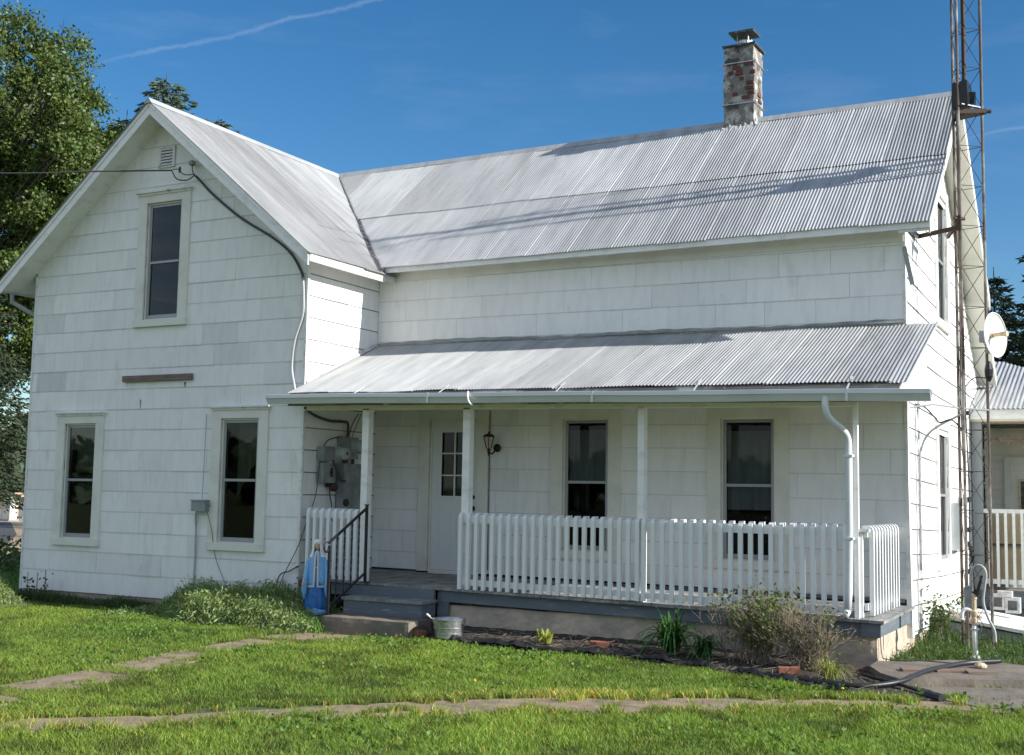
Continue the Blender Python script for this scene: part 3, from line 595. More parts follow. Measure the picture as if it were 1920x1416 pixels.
# ---- porch
zg = lambda x: -.0128 * (x - 6)                  # the porch sags to the right
ps = (3.01 - 2.19) / (D1 + .33)
zp = lambda x, y: 3.035 - ps * (D1 - y) + zg(x) * .6 * (1 if y > 0 else 1.2)
n3 = math.hypot(1, ps)
def porch_sheet():
    rg = random.Random(3); V = []; F = []; T = []; pitch = .0405; i = 0; x = W1 + .02
    while x < 12.56:
        x1 = min(x + .61 + .045, 12.58); k = int((x1 - x) / pitch * 7); S = np.linspace(x, x1, k); tone = rg.gauss(.94, .07); e0 = rg.uniform(-.015, .02); b0 = len(V); lift = rg.uniform(0, .01); S[-1] = S[-2] + .0012; drop = np.zeros(k); drop[-1] = -.012
        for j, y in enumerate(np.linspace(D1 - .01, -.37 + e0, 5)):
            for s, dd in zip(S, drop): V.append((s, y, dd + zp(s, y) + .0062 * math.sin(2 * math.pi * s / pitch) + .006 * (s - x) / .65 + (lift if j == 4 else 0) + .004 * math.sin(s * 3 + j))); T.append(tone)
        for j in range(4):
            for c in range(k - 1): q = b0 + j * k + c; F.append((q, q + k, q + k + 1, q + 1))
        x += .61; i += 1
    o = put('porch_roof', V, F, M['roof'], H, smooth=True, tone=T); return o
pr = porch_sheet()
b = MB()
b.hexa([(W1 + .03, -.33, zp(W1, -.33) - .075), (12.5, -.33, zp(12.5, -.33) - .075), (12.5, D1 - .02, zp(12.5, D1) - .075), (W1 + .03, D1 - .02, zp(W1, D1) - .075)], [(W1 + .03, -.33, zp(W1, -.33) - .014), (12.5, -.33, zp(12.5, -.33) - .014), (12.5, D1 - .02, zp(12.5, D1) - .014), (W1 + .03, D1 - .02, zp(W1, D1) - .014)])
b.build('porch_roof_deck', M['barewood'], pr)
b = MB(); b.hexa([(W1 + .03, -.352, zg(5) + 2.04), (12.5, -.352, zg(12.5) + 2.04), (12.5, -.331, zg(12.5) + 2.04), (W1 + .03, -.331, zg(5) + 2.04)], [(W1 + .03, -.352, zp(5, -.35) - .02), (12.5, -.352, zp(12.5, -.35) - .02), (12.5, -.331, zp(12.5, -.35) - .02), (W1 + .03, -.331, zp(5, -.35) - .02)]); b.build('porch_fascia', M['barewood'], H)
b = MB(); b.hexa([(W1 + .03, -.33, zg(5) + 2.045), (12.5, -.33, zg(12.5) + 2.045), (12.5, D1 - .03, zg(12.5) + 2.20), (W1 + .03, D1 - .03, zg(5) + 2.20)], [(W1 + .03, -.33, zg(5) + 2.06), (12.5, -.33, zg(12.5) + 2.06), (12.5, D1 - .03, zg(12.5) + 2.215), (W1 + .03, D1 - .03, zg(5) + 2.215)]); b.build('porch_ceiling', M['cream'], H)
b = MB(); b.hexa([(W1 + .03, -.05, zg(5) + 2.005), (12.02, -.05, zg(12.0) + 2.02), (12.02, .06, zg(12.0) + 2.02), (W1 + .03, .06, zg(5) + 2.005)], [(W1 + .03, -.05, zg(5) + 2.07), (12.02, -.05, zg(12.0) + 2.07), (12.02, .06, zg(12.0) + 2.07), (W1 + .03, .06, zg(5) + 2.07)]); b.build('porch_beam', M['white'], H)
# end wall of porch attic
b = MB(); b.add([(12.42, -.3, 2.0), (12.42, D1, 2.1), (12.42, D1, 2.86), (12.42, -.3, 2.05), (12.44, -.3, 2.0), (12.44, D1, 2.1), (12.44, D1, 2.86), (12.44, -.3, 2.05)], [(0, 1, 2, 3), (7, 6, 5, 4), (0, 4, 5, 1), (1, 5, 6, 2), (2, 6, 7, 3), (3, 7, 4, 0)]); b.build('porch_gable_board', M['white'], H)
# step flashing where the porch roof meets the wall
def strip(name, pts, hts, nrm, m):
    V = []; F = []
    for (p, h) in zip(pts, hts):
        q = (p[0] + nrm[0] * .028, p[1] + nrm[1] * .028, p[2] + .012); V += [q, (p[0], p[1], p[2] + h)]
    for i in range(len(pts) - 1): F.append((2 * i, 2 * i + 2, 2 * i + 3, 2 * i + 1))
    return put(name, V, F, m, H)
xs_ = np.linspace(W1 + .03, W2, 70); strip('wall_flashing', [(x, D1 - .019, zp(x, D1)) for x in xs_], [.045 + .012 * math.sin(x * 2.2) + .006 * math.sin(x * 17) for x in xs_], (0, -1), M['greymetal'])
ys_ = np.linspace(.0, D1 - .02, 26); strip('wall_flashing', [(W1 + .019, y, zp(5.05, y)) for y in ys_], [.05 + .012 * math.sin(y * 31) for y in ys_], (1, 0), M['mortar'])
# gutter with hangers
def gz(x): return 2.165 + zg(x) * 1.25 + .012
b = MB(); prof = [(-.352, 0), (-.352, -.115), (-.42, -.115), (-.44, -.075), (-.455, -.05), (-.47, -.045), (-.47, -.003), (-.462, 0), (-.455, -.012), (-.455, -.036), (-.36, -.10), (-.36, 0)]
xs = np.linspace(4.80, 12.80, 12); base = 0
for x in xs: b.v += [(x, u, gz(x) + v_ + (.004 * math.sin(x * 2.3))) for u, v_ in prof]
n = len(prof)
for i in range(len(xs) - 1):
    for j in range(n): a = i * n + j; c = i * n + (j + 1) % n; b.f.append((a, c, c + n, a + n))
b.f.append(tuple(range(n))[::-1]); b.f.append(tuple((len(xs) - 1) * n + j for j in range(n)))
gut = b.build('gutter', M['gutter'], H); gut['label'] = 'long gutter along the porch eave'
for x in (7.2, 9.3, 12.02): MB().box((x - .012, -.474, gz(x) - .119), (x + .012, -.468, gz(x) + .002)).build('gutter_joint', M['gutter'], gut)
for i, x in enumerate((6.15, 7.35, 8.86, 10.45, 12.02)):
    b = MB(); b.bar((x, -.455, gz(x) + .003), (x + .01, -.25, zp(x, -.25) + .03), .016, .004); b.build('gutter_hanger', M['gutter'], gut)
b = MB(); b.tube(spline([(7.75, -.47, gz(7.7) + .01), (7.755, -.49, gz(7.7) - .04), (7.77, -.485, gz(7.7) - .11), (7.81, -.47, gz(7.7) - .15)], 4), .013, 6); b.build('gutter_clip', M['white_worn'], gut)
# downspout
b = MB(); path = spline([(11.80, -.41, 2.03), (11.80, -.41, 1.90), (11.83, -.36, 1.80), (11.92, -.18, 1.69), (11.95, -.11, 1.60), (11.955, -.10, 1.45)], 6) + [(11.957, -.10, .7), (11.945, -.10, .1), (11.93, -.105, -.10)]
b.tube(path, [.036] * len(path), 10); b.tube([(11.93, -.105, -.09), (11.91, -.13, -.155)], [.038, .03], 10)
ds = b.build('downspout', M['gutter'], H, smooth=True); ds['label'] = 'white downspout at the porch corner'
b = MB()
for z in (1.44, .62): b.box((11.91, -.145, z - .012), (12.0, -.055, z + .012))
b.build('downspout_strap', M['white_worn'], ds)
# deck
dz = lambda x: -.092 - .0125 * (x - 6)
def dbox(b, x0, x1, y0, y1, t, lift=0): b.hexa([(x0, y0, dz(x0) - t + lift), (x1, y0, dz(x1) - t + lift), (x1, y1, dz(x1) - t + lift + .02), (x0, y1, dz(x0) - t + lift + .02)], [(x0, y0, dz(x0) + lift), (x1, y0, dz(x1) + lift), (x1, y1, dz(x1) + lift + .02), (x0, y1, dz(x0) + lift + .02)])
b = MB(); x = 5.02
while x < 12.27:
    w = .088; dbox(b, x, min(x + w - .004, 12.28), -.12 + random.uniform(-.006, .006) + (.0 if x > 5.1 else .16), D1 - .02, .028, random.uniform(-.002, .002)); x += w
dk = b.build('porch_floor', M['decktop'], H)
b = MB()
b.hexa([(7.15, -.055, -.27), (12.23, -.055, -.335), (12.23, -.02, -.335), (7.15, -.02, -.27)], [(7.15, -.055, dz(7.15) - .03), (12.23, -.055, dz(12.23) - .03), (12.23, -.02, dz(12.23) - .03), (7.15, -.02, dz(7.15) - .03)])
b.box((12.205, -.02, -.335), (12.235, D1 - .02, dz(12.23) - .03)); b.box((12.05, -.075, -.34), (12.24, -.056, -.20))
b.box((7.15, -.05, -.46), (7.30, -.02, -.27))
b.build('porch_skirt_board', M['deckblue'], H)
b = MB(); b.box((5.95, -.14, -.262), (7.15, -.10, dz(6.5) - .032)); b.box((5.62, -.075, -.262), (5.95, -.05, dz(6) - .032)); b.build('porch_riser', M['deckblue'], H)
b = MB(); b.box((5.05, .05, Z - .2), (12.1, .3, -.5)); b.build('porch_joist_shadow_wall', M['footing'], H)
# baseboard along the porch wall
b = MB(); b.box((W1 + .02, D1 - .045, -.10), (5.78, D1 - .018, -.055)); b.box((6.89, D1 - .045, -.12), (W2 - .03, D1 - .018, -.08)); b.build('porch_baseboard', M['deckblue'], H)
# posts
def post(x, w, d=.10, y=-.05):
    b = MB(); b.box((x, y, dz(x) - .02), (x + w, y + d, 2.022 + zg(x))); return b.build('porch_post', M['white'], H)
post(6.0, .095); post(7.445, .095); post(9.665, .075); post(11.985, .045, .05, -.04)
# railings of bent-over balusters
rail_w = mat('thick_white_railing_paint', (.78, .79, .78), .42, bump=.0015, bscale=40)
def baluster_mesh(ax):                           # at origin, outward = -y (ax 'y') or +x (ax 'x'); z 0 = rail top
    P = [(0, -.045, -.865), (0, -.045, -.050), (0, -.043, -.030), (0, -.036, -.012), (0, -.022, -.002), (0, .0, 0), (0, .05, 0)]
    b = MB(); h = .0215
    Q = []
    for i, p in enumerate(P):
        a = P[max(i - 1, 0)]; c = P[min(i + 1, len(P) - 1)]; ty, tz = c[1] - a[1], c[2] - a[2]; L_ = math.hypot(ty, tz); ny, nz = -tz / L_, ty / L_
        Q.append([(sx * h, p[1] + s_ * h * ny, p[2] + s_ * h * nz) for sx, s_ in ((-1, -1), (1, -1), (1, 1), (-1, 1))])
    for q in Q: b.v += q
    for i in range(len(P) - 1):
        for j in range(4): a = i * 4 + j; c = i * 4 + (j + 1) % 4; b.f.append((a, c, c + 4, a + 4))
    b.f += [(0, 3, 2, 1), tuple(4 * (len(P) - 1) + j for j in range(4))]
    if ax == 'x': b.v = [(-y, x, z) for x, y, z in b.v]
    return b
zr_ = lambda x: .765 - .0045 * (x - 5.2)
def railing(x0, x1, label, yo=0.0):
    b = MB()
    b.hexa([(x0, -.025, zr_(x0) - .10), (x1, -.025, zr_(x1) - .10), (x1, .012, zr_(x1) - .10), (x0, .012, zr_(x0) - .10)], [(x0, -.025, zr_(x0) - .007), (x1, -.025, zr_(x1) - .007), (x1, .045, zr_(x1) - .007), (x0, .045, zr_(x0) - .007)])
    b.hexa([(x0, -.025, dz(x0) + .045), (x1, -.025, dz(x1) + .045), (x1, .012, dz(x1) + .045), (x0, .012, dz(x0) + .045)], [(x0, -.025, dz(x0) + .115), (x1, -.025, dz(x1) + .115), (x1, .012, dz(x1) + .115), (x0, .012, dz(x0) + .115)])
    b.v = [(x, y + yo, z) for x, y, z in b.v]; lo = MB(); lo.v = b.v[8:]; lo.f = [tuple(i - 8 for i in f) for f in b.f[6:]]; b.v = b.v[:8]; b.f = b.f[:6]
    r = b.build('porch_railing', rail_w, H); r['label'] = label; lo.build('bottom_rail', rail_w, r)
    n = int(round((x1 - x0) / .107)); proto = None
    for i in range(n + 1):
        x = x0 + .018 + i * (x1 - x0 - .036) / n
        if proto is None:
            m = baluster_mesh('y'); m.v = [(a, c, z) for a, c, z in m.v]; proto = m.build('baluster', rail_w, r); o = proto; base = Vector(proto.location)
        else: o = dup(proto, r)
        o.location = base + Vector((x, yo + random.uniform(-.002, .002), zr_(x))); o.scale = (1, 1, 1)
railing(5.20, 5.965, 'short porch railing beside the electric meters')
railing(7.455, 9.71, 'porch railing between the second and third posts', -.052)
railing(9.745, 11.93, 'porch railing under the right porch window', -.052)
b = MB(); b.box((12.07, .02, .63), (12.105, 1.58, .70)); lo = MB(); lo.box((12.07, .02, -.09), (12.105, 1.58, -.03)); b.box((12.02, .0, -.16), (12.06, .04, .70)); b.box((12.0, -.03, .685), (12.13, .03, .715))
r = b.build('porch_railing', rail_w, H); r['label'] = 'sunlit side railing at the end of the porch'; lo.build('bottom_rail', rail_w, r)
proto = None
for i in range(10):
    y = .08 + i * .145
    if proto is None: proto = baluster_mesh('x').build('baluster', rail_w, r); o = proto; base = Vector(proto.location)
    else: o = dup(proto, r)
    o.location = base + Vector((12.09, y, .725))
# wooden step
b = MB(); b.box((6.03, -.43, -.285), (7.17, -.09, -.25), jit=.004); b.build('porch_step', M['decktop'], H)
b = MB(); b.box((6.05, -.40, -.445), (7.15, -.37, -.286)); b.box((7.12, -.37, -.445), (7.15, -.1, -.286)); b.box((6.05, -.37, -.445), (6.08, -.1, -.286)); b.build('step_riser', M['deckblue'], H)

# ---- things fixed to the front
b = MB(); b.box((1.885, -.055, 2.468), (3.165, -.02, 2.556), jit=.004); o = b.build('wall_board', M['brownwood'], H)
b = MB(); b.box((3.33, -.13, .70), (3.56, -.018, .848)); b.box((3.322, -.142, .835), (3.568, -.018, .852)); jb = b.build('junction_box', M['greymetal'], H)
b = MB(); b.tube([(3.565, -.07, .79), (3.59, -.07, .79)], .018, 8); b.build('box_knob', M['greymetal'], jb)
b = MB(); b.tube([(3.33, -.03, Z + .05), (3.345, -.03, .1), (3.355, -.05, .70)], .013, 7); b.tube([(3.445, -.05, .85), (3.445, -.03, 2.0)], .006, 6); b.tube(spline([(3.4, -.06, .70), (3.41, -.07, .58), (3.36, -.06, .50), (3.34, -.06, .62), (3.37, -.06, .70)], 5), .006, 6); b.build('conduit', M['greycable'], H)
b = MB(); b.tube(spline([(3.56, -.07, .71), (3.63, -.05, .45), (3.70, -.03, .1), (3.9, -.04, -.25)], 6), .004, 5); b.build('loose_wire', M['cable'], H)
# service entrance cable
b = MB(); pts = [(3.13, -.10, 5.28), (3.20, -.06, 5.20), (3.41, -.04, 5.0), (3.897, -.035, 4.64), (4.457, -.035, 4.32), (4.777, -.035, 4.08), (4.955, -.035, 3.83), (4.99, -.035, 3.72)]
b.tube(spline(pts, 5), .017, 8); b.build('service_cable', M['cable'], H)
b = MB(); b.tube(spline([(4.99, -.035, 3.74), (5.005, -.03, 3.5), (5.0, -.03, 3.25), (4.89, -.035, 2.92), (4.86, -.035, 2.57), (4.93, -.06, 2.33), (4.98, -.07, 2.10)], 6), .017, 8); b.build('service_cable', M['greycable'], H)
b = MB(); b.lathe((3.05, -.09, 5.43), [(.02, 0), (.05, .015), (.05, .06), (.02, .08)], 14, 'z'); b.tube([(3.04, -.02, 5.46), (3.04, -.10, 5.46)], .012, 6)
wh = b.build('weatherhead', M['greymetal'], H)
b = MB()
b.tube(spline([(3.06, -.1, 5.43), (3.10, -.13, 5.34), (3.13, -.12, 5.27)], 5), .008, 6); b.tube(spline([(3.13, -.11, 5.29), (3.02, -.15, 5.22), (2.86, -.18, 5.25), (2.79, -.2, 5.36)], 6), .009, 6); b.tube(spline([(3.13, -.11, 5.30), (2.98, -.16, 5.30), (2.88, -.18, 5.38), (2.80, -.2, 5.38)], 6), .007, 6)
b.lathe((2.90, -.17, 5.33), [(.008, 0), (.018, .02), (.018, .07), (.008, .09)], 8, 'z'); b.build('drip_loop', M['cable'], wh)
# electric meters on the recess wall
X = W1 + .02
def meter(y0, y1, z0, z1, dy, dzz):
    b = MB(); b.box((X, y0, z0), (X + .11, y1, z1)); o = b.build('electric_meter', M['greymetal'], H)
    b = MB(); b.lathe((X + .11, dy, dzz), [(.098, 0), (.098, .02), (.088, .022), (.085, .10), (.07, .125), (.03, .132)], 24, 'x'); b.build('meter_dome', mat('meter_glass_dome', (.38, .42, .42), .15), o)
    b = MB(); b.lathe((X + .243, dy, dzz), [(.022, 0), (.016, .004)], 12, 'x'); b.build('meter_seal', M['blackplastic'], o); return o
m1 = meter(.29, .52, 1.385, 1.575, .62, 1.49); m1['label'] = 'lower electric meter nearer the wing corner'
m2 = meter(.72, 1.05, 1.43, 1.72, .98, 1.60); m2['label'] = 'upper electric meter nearer the porch post'
b = MB(); b.box((X, .30, 1.10), (X + .10, .57, 1.36)); d = b.build('disconnect_box', M['greymetal'], H)
b = MB(); b.lathe((X + .10, .47, 1.24), [(.03, 0), (.03, .012), (.02, .02)], 12, 'x'); b.box((X + .1, .455, 1.18), (X + .115, .485, 1.30)); b.build('disconnect_handle', M['blackplastic'], d)
b = MB(); b.box((X, .72, .74), (X + .12, 1.18, 1.365)); b.box((X + .12, .74, .76), (X + .126, 1.16, 1.345)); bp = b.build('breaker_panel', M['greymetal'], H)
b = MB(); b.box((X + .126, 1.10, 1.0), (X + .14, 1.13, 1.09)); b.build('panel_latch', M['blackplastic'], bp)
b = MB(); b.lathe((X + .12, .77, .85), [(.05, 0), (.05, .03), (.035, .04)], 16, 'x'); b.build('panel_plug', M['darkrust'], bp)
b = MB(); b.lathe((X + .05, .55, 1.05), [(.05, 0), (.06, .02), (.06, .06), (.04, .08)], 14, 'x'); b.tube([(X + .04, .47, 1.08), (X + .04, .62, 1.08)], .03, 8); b.build('cable_clamp', M['darkrust'], H)
b = MB()
b.tube(spline([(X + .05, -.06, 2.05), (X + .06, .12, 1.97), (X + .06, .45, 1.915), (X + .06, .75, 1.92), (X + .06, .86, 1.90), (X + .06, .87, 1.72)], 6), .019, 8)
b.tube(spline([(X + .12, .47, 1.40), (X + .14, .53, 1.30), (X + .13, .66, 1.15), (X + .13, .74, 1.13)], 6), .017, 8)
b.tube(spline([(X + .05, .36, 1.58), (X + .06, .44, 1.66), (X + .06, .60, 1.70), (X + .06, .72, 1.72)], 5), .008, 6)
b.tube(spline([(X + .05, .90, 1.72), (X + .05, .98, 1.9), (X + .05, 1.12, 2.05)], 4), .007, 5); b.tube(spline([(X + .05, 1.0, 1.72), (X + .05, 1.02, 1.8), (X + .05, 1.18, 2.05)], 4), .006, 5)
b.tube(spline([(X + .05, .52, 1.05), (X + .06, .51, .95), (X + .06, .56, .80), (X + .05, .58, .6)], 5), .009, 6)
b.tube([(X + .06, .83, 1.36), (X + .06, .83, 1.44)], .03, 8); b.tube([(X + .06, 1.0, 1.36), (X + .06, 1.0, 1.44)], .022, 8)
b.build('service_cable', M['cable'], H)
b = MB(); b.tube(spline([(X + .04, .30, 1.4), (X + .04, .24, .95), (X + .02, .10, .62), (W1 + .03, -.05, .3), (4.85, -.06, -.1), (4.78, -.08, -.35)], 6), .006, 5); b.tube(spline([(W1 + .03, -.03, .05), (4.95, -.06, -.02), (4.80, -.08, -.1), (4.72, -.1, -.5)], 6), .009, 5); b.build('loose_wire', M['cable'], H)
# wall lantern beside the door
Lx, Ly, Lz = 6.985, D1 - .03, 1.62
b = MB(); b.lathe((Lx + .03, Ly, Lz - .02), [(.05, .01), (.055, -.012), (.02, -.03)], 14, 'y'); b.tube(spline([(Lx + .03, Ly - .03, Lz - .03), (Lx, Ly - .09, Lz - .10), (Lx - .03, Ly - .13, Lz - .06), (Lx - .03, Ly - .13, Lz)], 5), .011, 7); b.lathe((Lx - .03, Ly - .13, Lz - .1), [(.004, -.03), (.012, 0), (.02, .05), (.035, .06)], 10)
ln = b.build('wall_lantern', M['brass'], H)
b = MB(); cxl, cyl = Lx - .03, Ly - .13
for a in range(6):
    t = math.pi / 3 * a; b.tube([(cxl + .035 * math.cos(t), cyl + .035 * math.sin(t), Lz - .03), (cxl + .075 * math.cos(t), cyl + .075 * math.sin(t), Lz + .12)], .006, 5)
b.lathe((cxl, cyl, Lz + .12), [(.09, 0), (.085, .012), (.05, .035), (.015, .045), (.012, .07)], 6); b.build('lantern_cage', M['brass'], ln)
b = MB(); b.lathe((cxl, cyl, Lz - .03), [(.03, 0), (.068, .148)], 6); b.build('lantern_glass', M['frost'], ln)
b = MB(); b.tube([(6.895, D1 - .025, 2.1), (6.895, D1 - .025, .0)], .006, 5); b.build('wall_cable', M['cable'], H)
# rounded grey box standing in for a shadow on the end wall
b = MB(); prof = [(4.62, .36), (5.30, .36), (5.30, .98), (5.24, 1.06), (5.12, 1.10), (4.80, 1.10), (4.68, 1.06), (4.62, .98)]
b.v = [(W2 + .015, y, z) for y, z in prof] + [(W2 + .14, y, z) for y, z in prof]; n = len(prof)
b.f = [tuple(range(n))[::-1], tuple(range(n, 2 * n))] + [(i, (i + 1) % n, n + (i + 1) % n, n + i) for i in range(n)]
b.build('shadow_shape', M['gutter'], H)
# ------------------------------------------------------------------ concrete step, iron railing
tag(rough('concrete_step', M['concrete'], None, (6.10, -.90, Z - .1), (7.30, -.40, -.435), .05, .010, 5), 'rough concrete slab step at the foot of the grey porch steps', 'step')
T = thing('stair_railing', (6.18, -.15, -.1), 'black iron handrail with twisted bars beside the porch steps', 'railing')
p0 = Vector((6.18, -.16, 0)); p1 = Vector((6.07, -.74, 0))
def pr2(t, z): v = p0.lerp(p1, t); return (v.x, v.y, z)
b = MB(); b.bar(pr2(0, -.09), pr2(0, .83), .028, .028); b.build('post', M['black'], T); b = MB(); b.box((6.16, -.18, .83), (6.20, -.14, .845)); b.box((6.13, -.21, -.095), (6.23, -.11, -.085)); b.build('post_cap', M['black'], T)
b = MB(); b.bar(pr2(1, -.60), pr2(1, .36), .028, .028); b.build('post', M['black'], T)
b = MB(); b.bar(pr2(0, .80), pr2(1, .40), .032, .022); b.tube(spline([pr2(1, .39), pr2(1.08, .40), pr2(1.14, .36), pr2(1.12, .30), pr2(1.05, .29), pr2(1.02, .33)], 5), .013, 7); b.build('handrail', M['black'], T)
b = MB(); b.bar(pr2(0, .02), pr2(1, -.36), .026, .02); b.build('bottom_rail', M['black'], T)
for i in range(4):
    t = (i + 1) / 5; zt_, zb_ = .79 - .4 * t, .02 - .38 * t; b = MB(); k = 22
    for j in range(k + 1):
        s = j / k; c = pr2(t, zb_ + (zt_ - zb_) * s); a = s * 14
        b.v += [(c[0] + .011 * math.cos(a + q * math.pi / 2), c[1] + .011 * math.sin(a + q * math.pi / 2), c[2]) for q in range(4)]
    for j in range(k):
        for q in range(4): a = j * 4 + q; c = j * 4 + (q + 1) % 4; b.f.append((a, c, c + 4, a + 4))
    b.build('twisted_bar', M['black'], T)
BED = [(7.0, -.42), (7.3, -.80), (8.1, -.93), (8.9, -.98), (9.75, -.93), (10.4, -1.08), (11.0, -1.32), (11.75, -1.66), (12.2, -1.84), (12.75, -1.9), (13.05, -1.78), (12.9, -1.3), (12.5, -1.0), (12.2, -.3), (12.2, .02), (7.0, .02)]
def bedz(x, y):
    yf = np.interp(x, [p[0] for p in BED[:10]], [p[1] for p in BED[:10]]); zb = np.interp(x, [7, 10, 11.5, 12.2], [-.53, -.55, -.60, -.632])
    return -.618 + (zb + .618) * np.clip((y - yf) / (0 - yf), 0, 1)
# ------------------------------------------------------------------ statue
S = thing('statue', (5.65, -.42, -.42), 'painted statue of a robed woman in blue cloak and white veil beside the porch steps', 'statue')
sx, sy, sz = 5.655, -.42, -.42
def body(prof, folds, amp, n=44, a0=0, a1=2 * math.pi, lean=0):
    V = []; F = []; k = len(prof); full = abs(a1 - a0 - 2 * math.pi) < 1e-6; m = n if full else n + 1
    for (h, rx, ry) in prof:
        for j in range(m):
            t = a0 + (a1 - a0) * j / n; w = 1 + amp * math.sin(t * folds + h * 3) * min(1, max(0, (.66 - h) * 3)); V.append((sx + rx * w * math.cos(t), sy + ry * w * math.sin(t) + lean * h, sz + h))
    for i in range(k - 1):
        for j in range(n): a = i * m + j; b_ = i * m + (j + 1) % m; F.append((a, b_, b_ + m, a + m))
    return V, F, m, k
V, F, m_, k_ = body([(0, .132, .10), (.03, .138, .104), (.15, .128, .098), (.3, .118, .09), (.42, .10, .078), (.5, .075, .062), (.56, .088, .064), (.62, .092, .06), (.66, .06, .045), (.69, .03, .028)], 11, .07)
F.append(tuple(range(m_))[::-1]); F.append(tuple((k_ - 1) * m_ + j for j in range(m_)))
put('gown', V, F, M['bluedeep'], S, smooth=True)
V, F, m_, k_ = body([(.27, .142, .085), (.32, .145, .088), (.40, .138, .088), (.48, .126, .086), (.56, .112, .08), (.62, .098, .07), (.665, .072, .055), (.69, .045, .04)], 6, .05, a0=-math.pi * .45, a1=math.pi * 1.45)
V2 = [(sx + (x - sx) * .965, sy + (y - sy) * .965, z) for x, y, z in V]; n0 = len(V); F += [tuple(i + n0 for i in f)[::-1] for f in F[:]]; V += V2
for i in range(k_ - 1):
    for e in (0, m_ - 1): a = i * m_ + e; F.append((a, a + m_, a + m_ + n0, a + n0))
for j in range(m_ - 1): F.append((j, j + n0, j + 1 + n0, j + 1))
cl = put('cloak', V, F, M['bluelight'], S, smooth=True)
b = MB()
for e in (0, m_ - 1): b.tube([V[i * m_ + e] for i in range(k_)], .012, 6)
b.tube([V[j] for j in range(m_)], .0125, 6); b.tube([(sx - .05, sy - .058, sz + .50), (sx, sy - .068, sz + .495), (sx + .05, sy - .058, sz + .50)], .008, 6)
b.build('cloak_trim', M['stonewhite'], cl)
b = MB()                                        # sleeves falling outward with open hands
for s in (-1, 1):
    b.tube(spline([(sx + s * .10, sy - .02, sz + .58), (sx + s * .122, sy - .05, sz + .44), (sx + s * .135, sy - .085, sz + .30), (sx + s * .138, sy - .07, sz + .12)], 5), [.026] * 5 + [.030] * 5 + [.034] * 3 + [.028, .018, .010], 10)
b.build('sleeve', M['bluelight'], S, smooth=True)
for s in (-1, 1):
    b = MB(); hx, hy, hz = sx + s * .142, sy - .118, sz + .335
    b.tube([(hx, hy + .02, hz + .03), (hx, hy, hz), (hx + s * .004, hy - .012, hz - .022)], [.013, .016, .013], 8)
    for q in range(4): b.tube([(hx + (q - 1.5) * .0075, hy - .012, hz - .02), (hx + (q - 1.5) * .009 + s * .002, hy - .022, hz - .042), (hx + (q - 1.5) * .009, hy - .024, hz - .056 - .004 * (q in (1, 2)))], [.0042, .0038, .0028], 6)
    b.tube([(hx - s * .012, hy - .004, hz - .004), (hx - s * .022, hy - .014, hz - .018), (hx - s * .024, hy - .02, hz - .03)], [.005, .0045, .003], 6); b.build('hand', M['skin'], S, smooth=True)
V = []; F = []; n = 24; rows = 18                # head with nose, brow, chin
hc = (sx, sy - .010, sz + .762)
for i in range(rows + 1):
    ph = math.pi * i / rows
    for j in range(n):
        t = 2 * math.pi * j / n; dx, dy, dz_ = math.sin(ph) * math.cos(t), math.sin(ph) * math.sin(t), math.cos(ph)
        r = 1 - .12 * max(0, -dz_) * abs(dx); fy = -dy
        nose = .16 * math.exp(-((dx / .14) ** 2 + ((dz_ + .12) / .22) ** 2)) if fy > 0 else 0; eye = -.07 * (math.exp(-(((abs(dx) - .34) / .16) ** 2 + ((dz_ - .08) / .12) ** 2))) if fy > 0 else 0
        mouth = .05 * math.exp(-((dx / .22) ** 2 + ((dz_ + .52) / .08) ** 2)) if fy > 0 else 0; chin = .06 * math.exp(-((dx / .25) ** 2 + ((dz_ + .85) / .14) ** 2)) if fy > 0 else 0
        r += nose + eye + mouth + chin; V.append((hc[0] + .042 * dx * r, hc[1] + .050 * dy * r, hc[2] + .060 * dz_ * r))
for i in range(rows):
    for j in range(n): a = i * n + j; c = i * n + (j + 1) % n; F.append((a, a + n, c + n, c))
hd = put('head', V, F, M['skin'], S, smooth=True)
b = MB()
for s in (-1, 1): b.lathe((hc[0] + s * .0145, hc[1] - .0465, hc[2] + .005), [(.002, .004), (.0065, .002), (.005, -.003), (.001, -.004)], 8, 'y')
b.build('eyes', M['bark'], hd)
b = MB(); b.tube([(sx, sy, sz + .66), (sx, sy - .002, sz + .73)], [.024, .022], 12); b.build('neck', M['skin'], S)
V = []; F = []; n = 26                           # veil over the head down to the shoulders
prof = [(.835, .012, .012), (.832, .03, .032), (.822, .045, .05), (.80, .058, .063), (.78, .060, .066), (.74, .062, .068), (.70, .068, .070), (.66, .082, .072), (.62, .10, .078)]
for (h, rx, ry) in prof:
    for j in range(n + 1):
        op = .19 * math.pi if h < .79 else .0; t = -math.pi / 2 + op + (2 * math.pi - 2 * op) * j / n; V.append((sx + rx * math.cos(t), sy + .006 + ry * math.sin(t), sz + h))
for i in range(len(prof) - 1):
    for j in range(n): a = i * (n + 1) + j; F.append((a, a + 1, a + n + 2, a + n + 1))
n0 = len(V); V += [(sx + (x - sx) * .93, sy + (y - sy) * .93, z - .002) for x, y, z in V]; F += [tuple(i + n0 for i in f)[::-1] for f in F[:]]
for i in range(len(prof) - 1):
    for e in (0, n): a = i * (n + 1) + e; F.append((a, a + n + 1, a + n + 1 + n0, a + n0))
put('veil', V, F, mat('white_statue_paint', (.86, .86, .84), .5), S, smooth=True)
b = MB(); b.lathe((sx, sy, sz - .06), [(.13, 0), (.135, .03), (.11, .065)], 20); b.box((sx - .02, sy - .13, sz - .01), (sx + .03, sy - .09, sz + .02), jit=.004); b.build('statue_base', M['bluelight'], S)
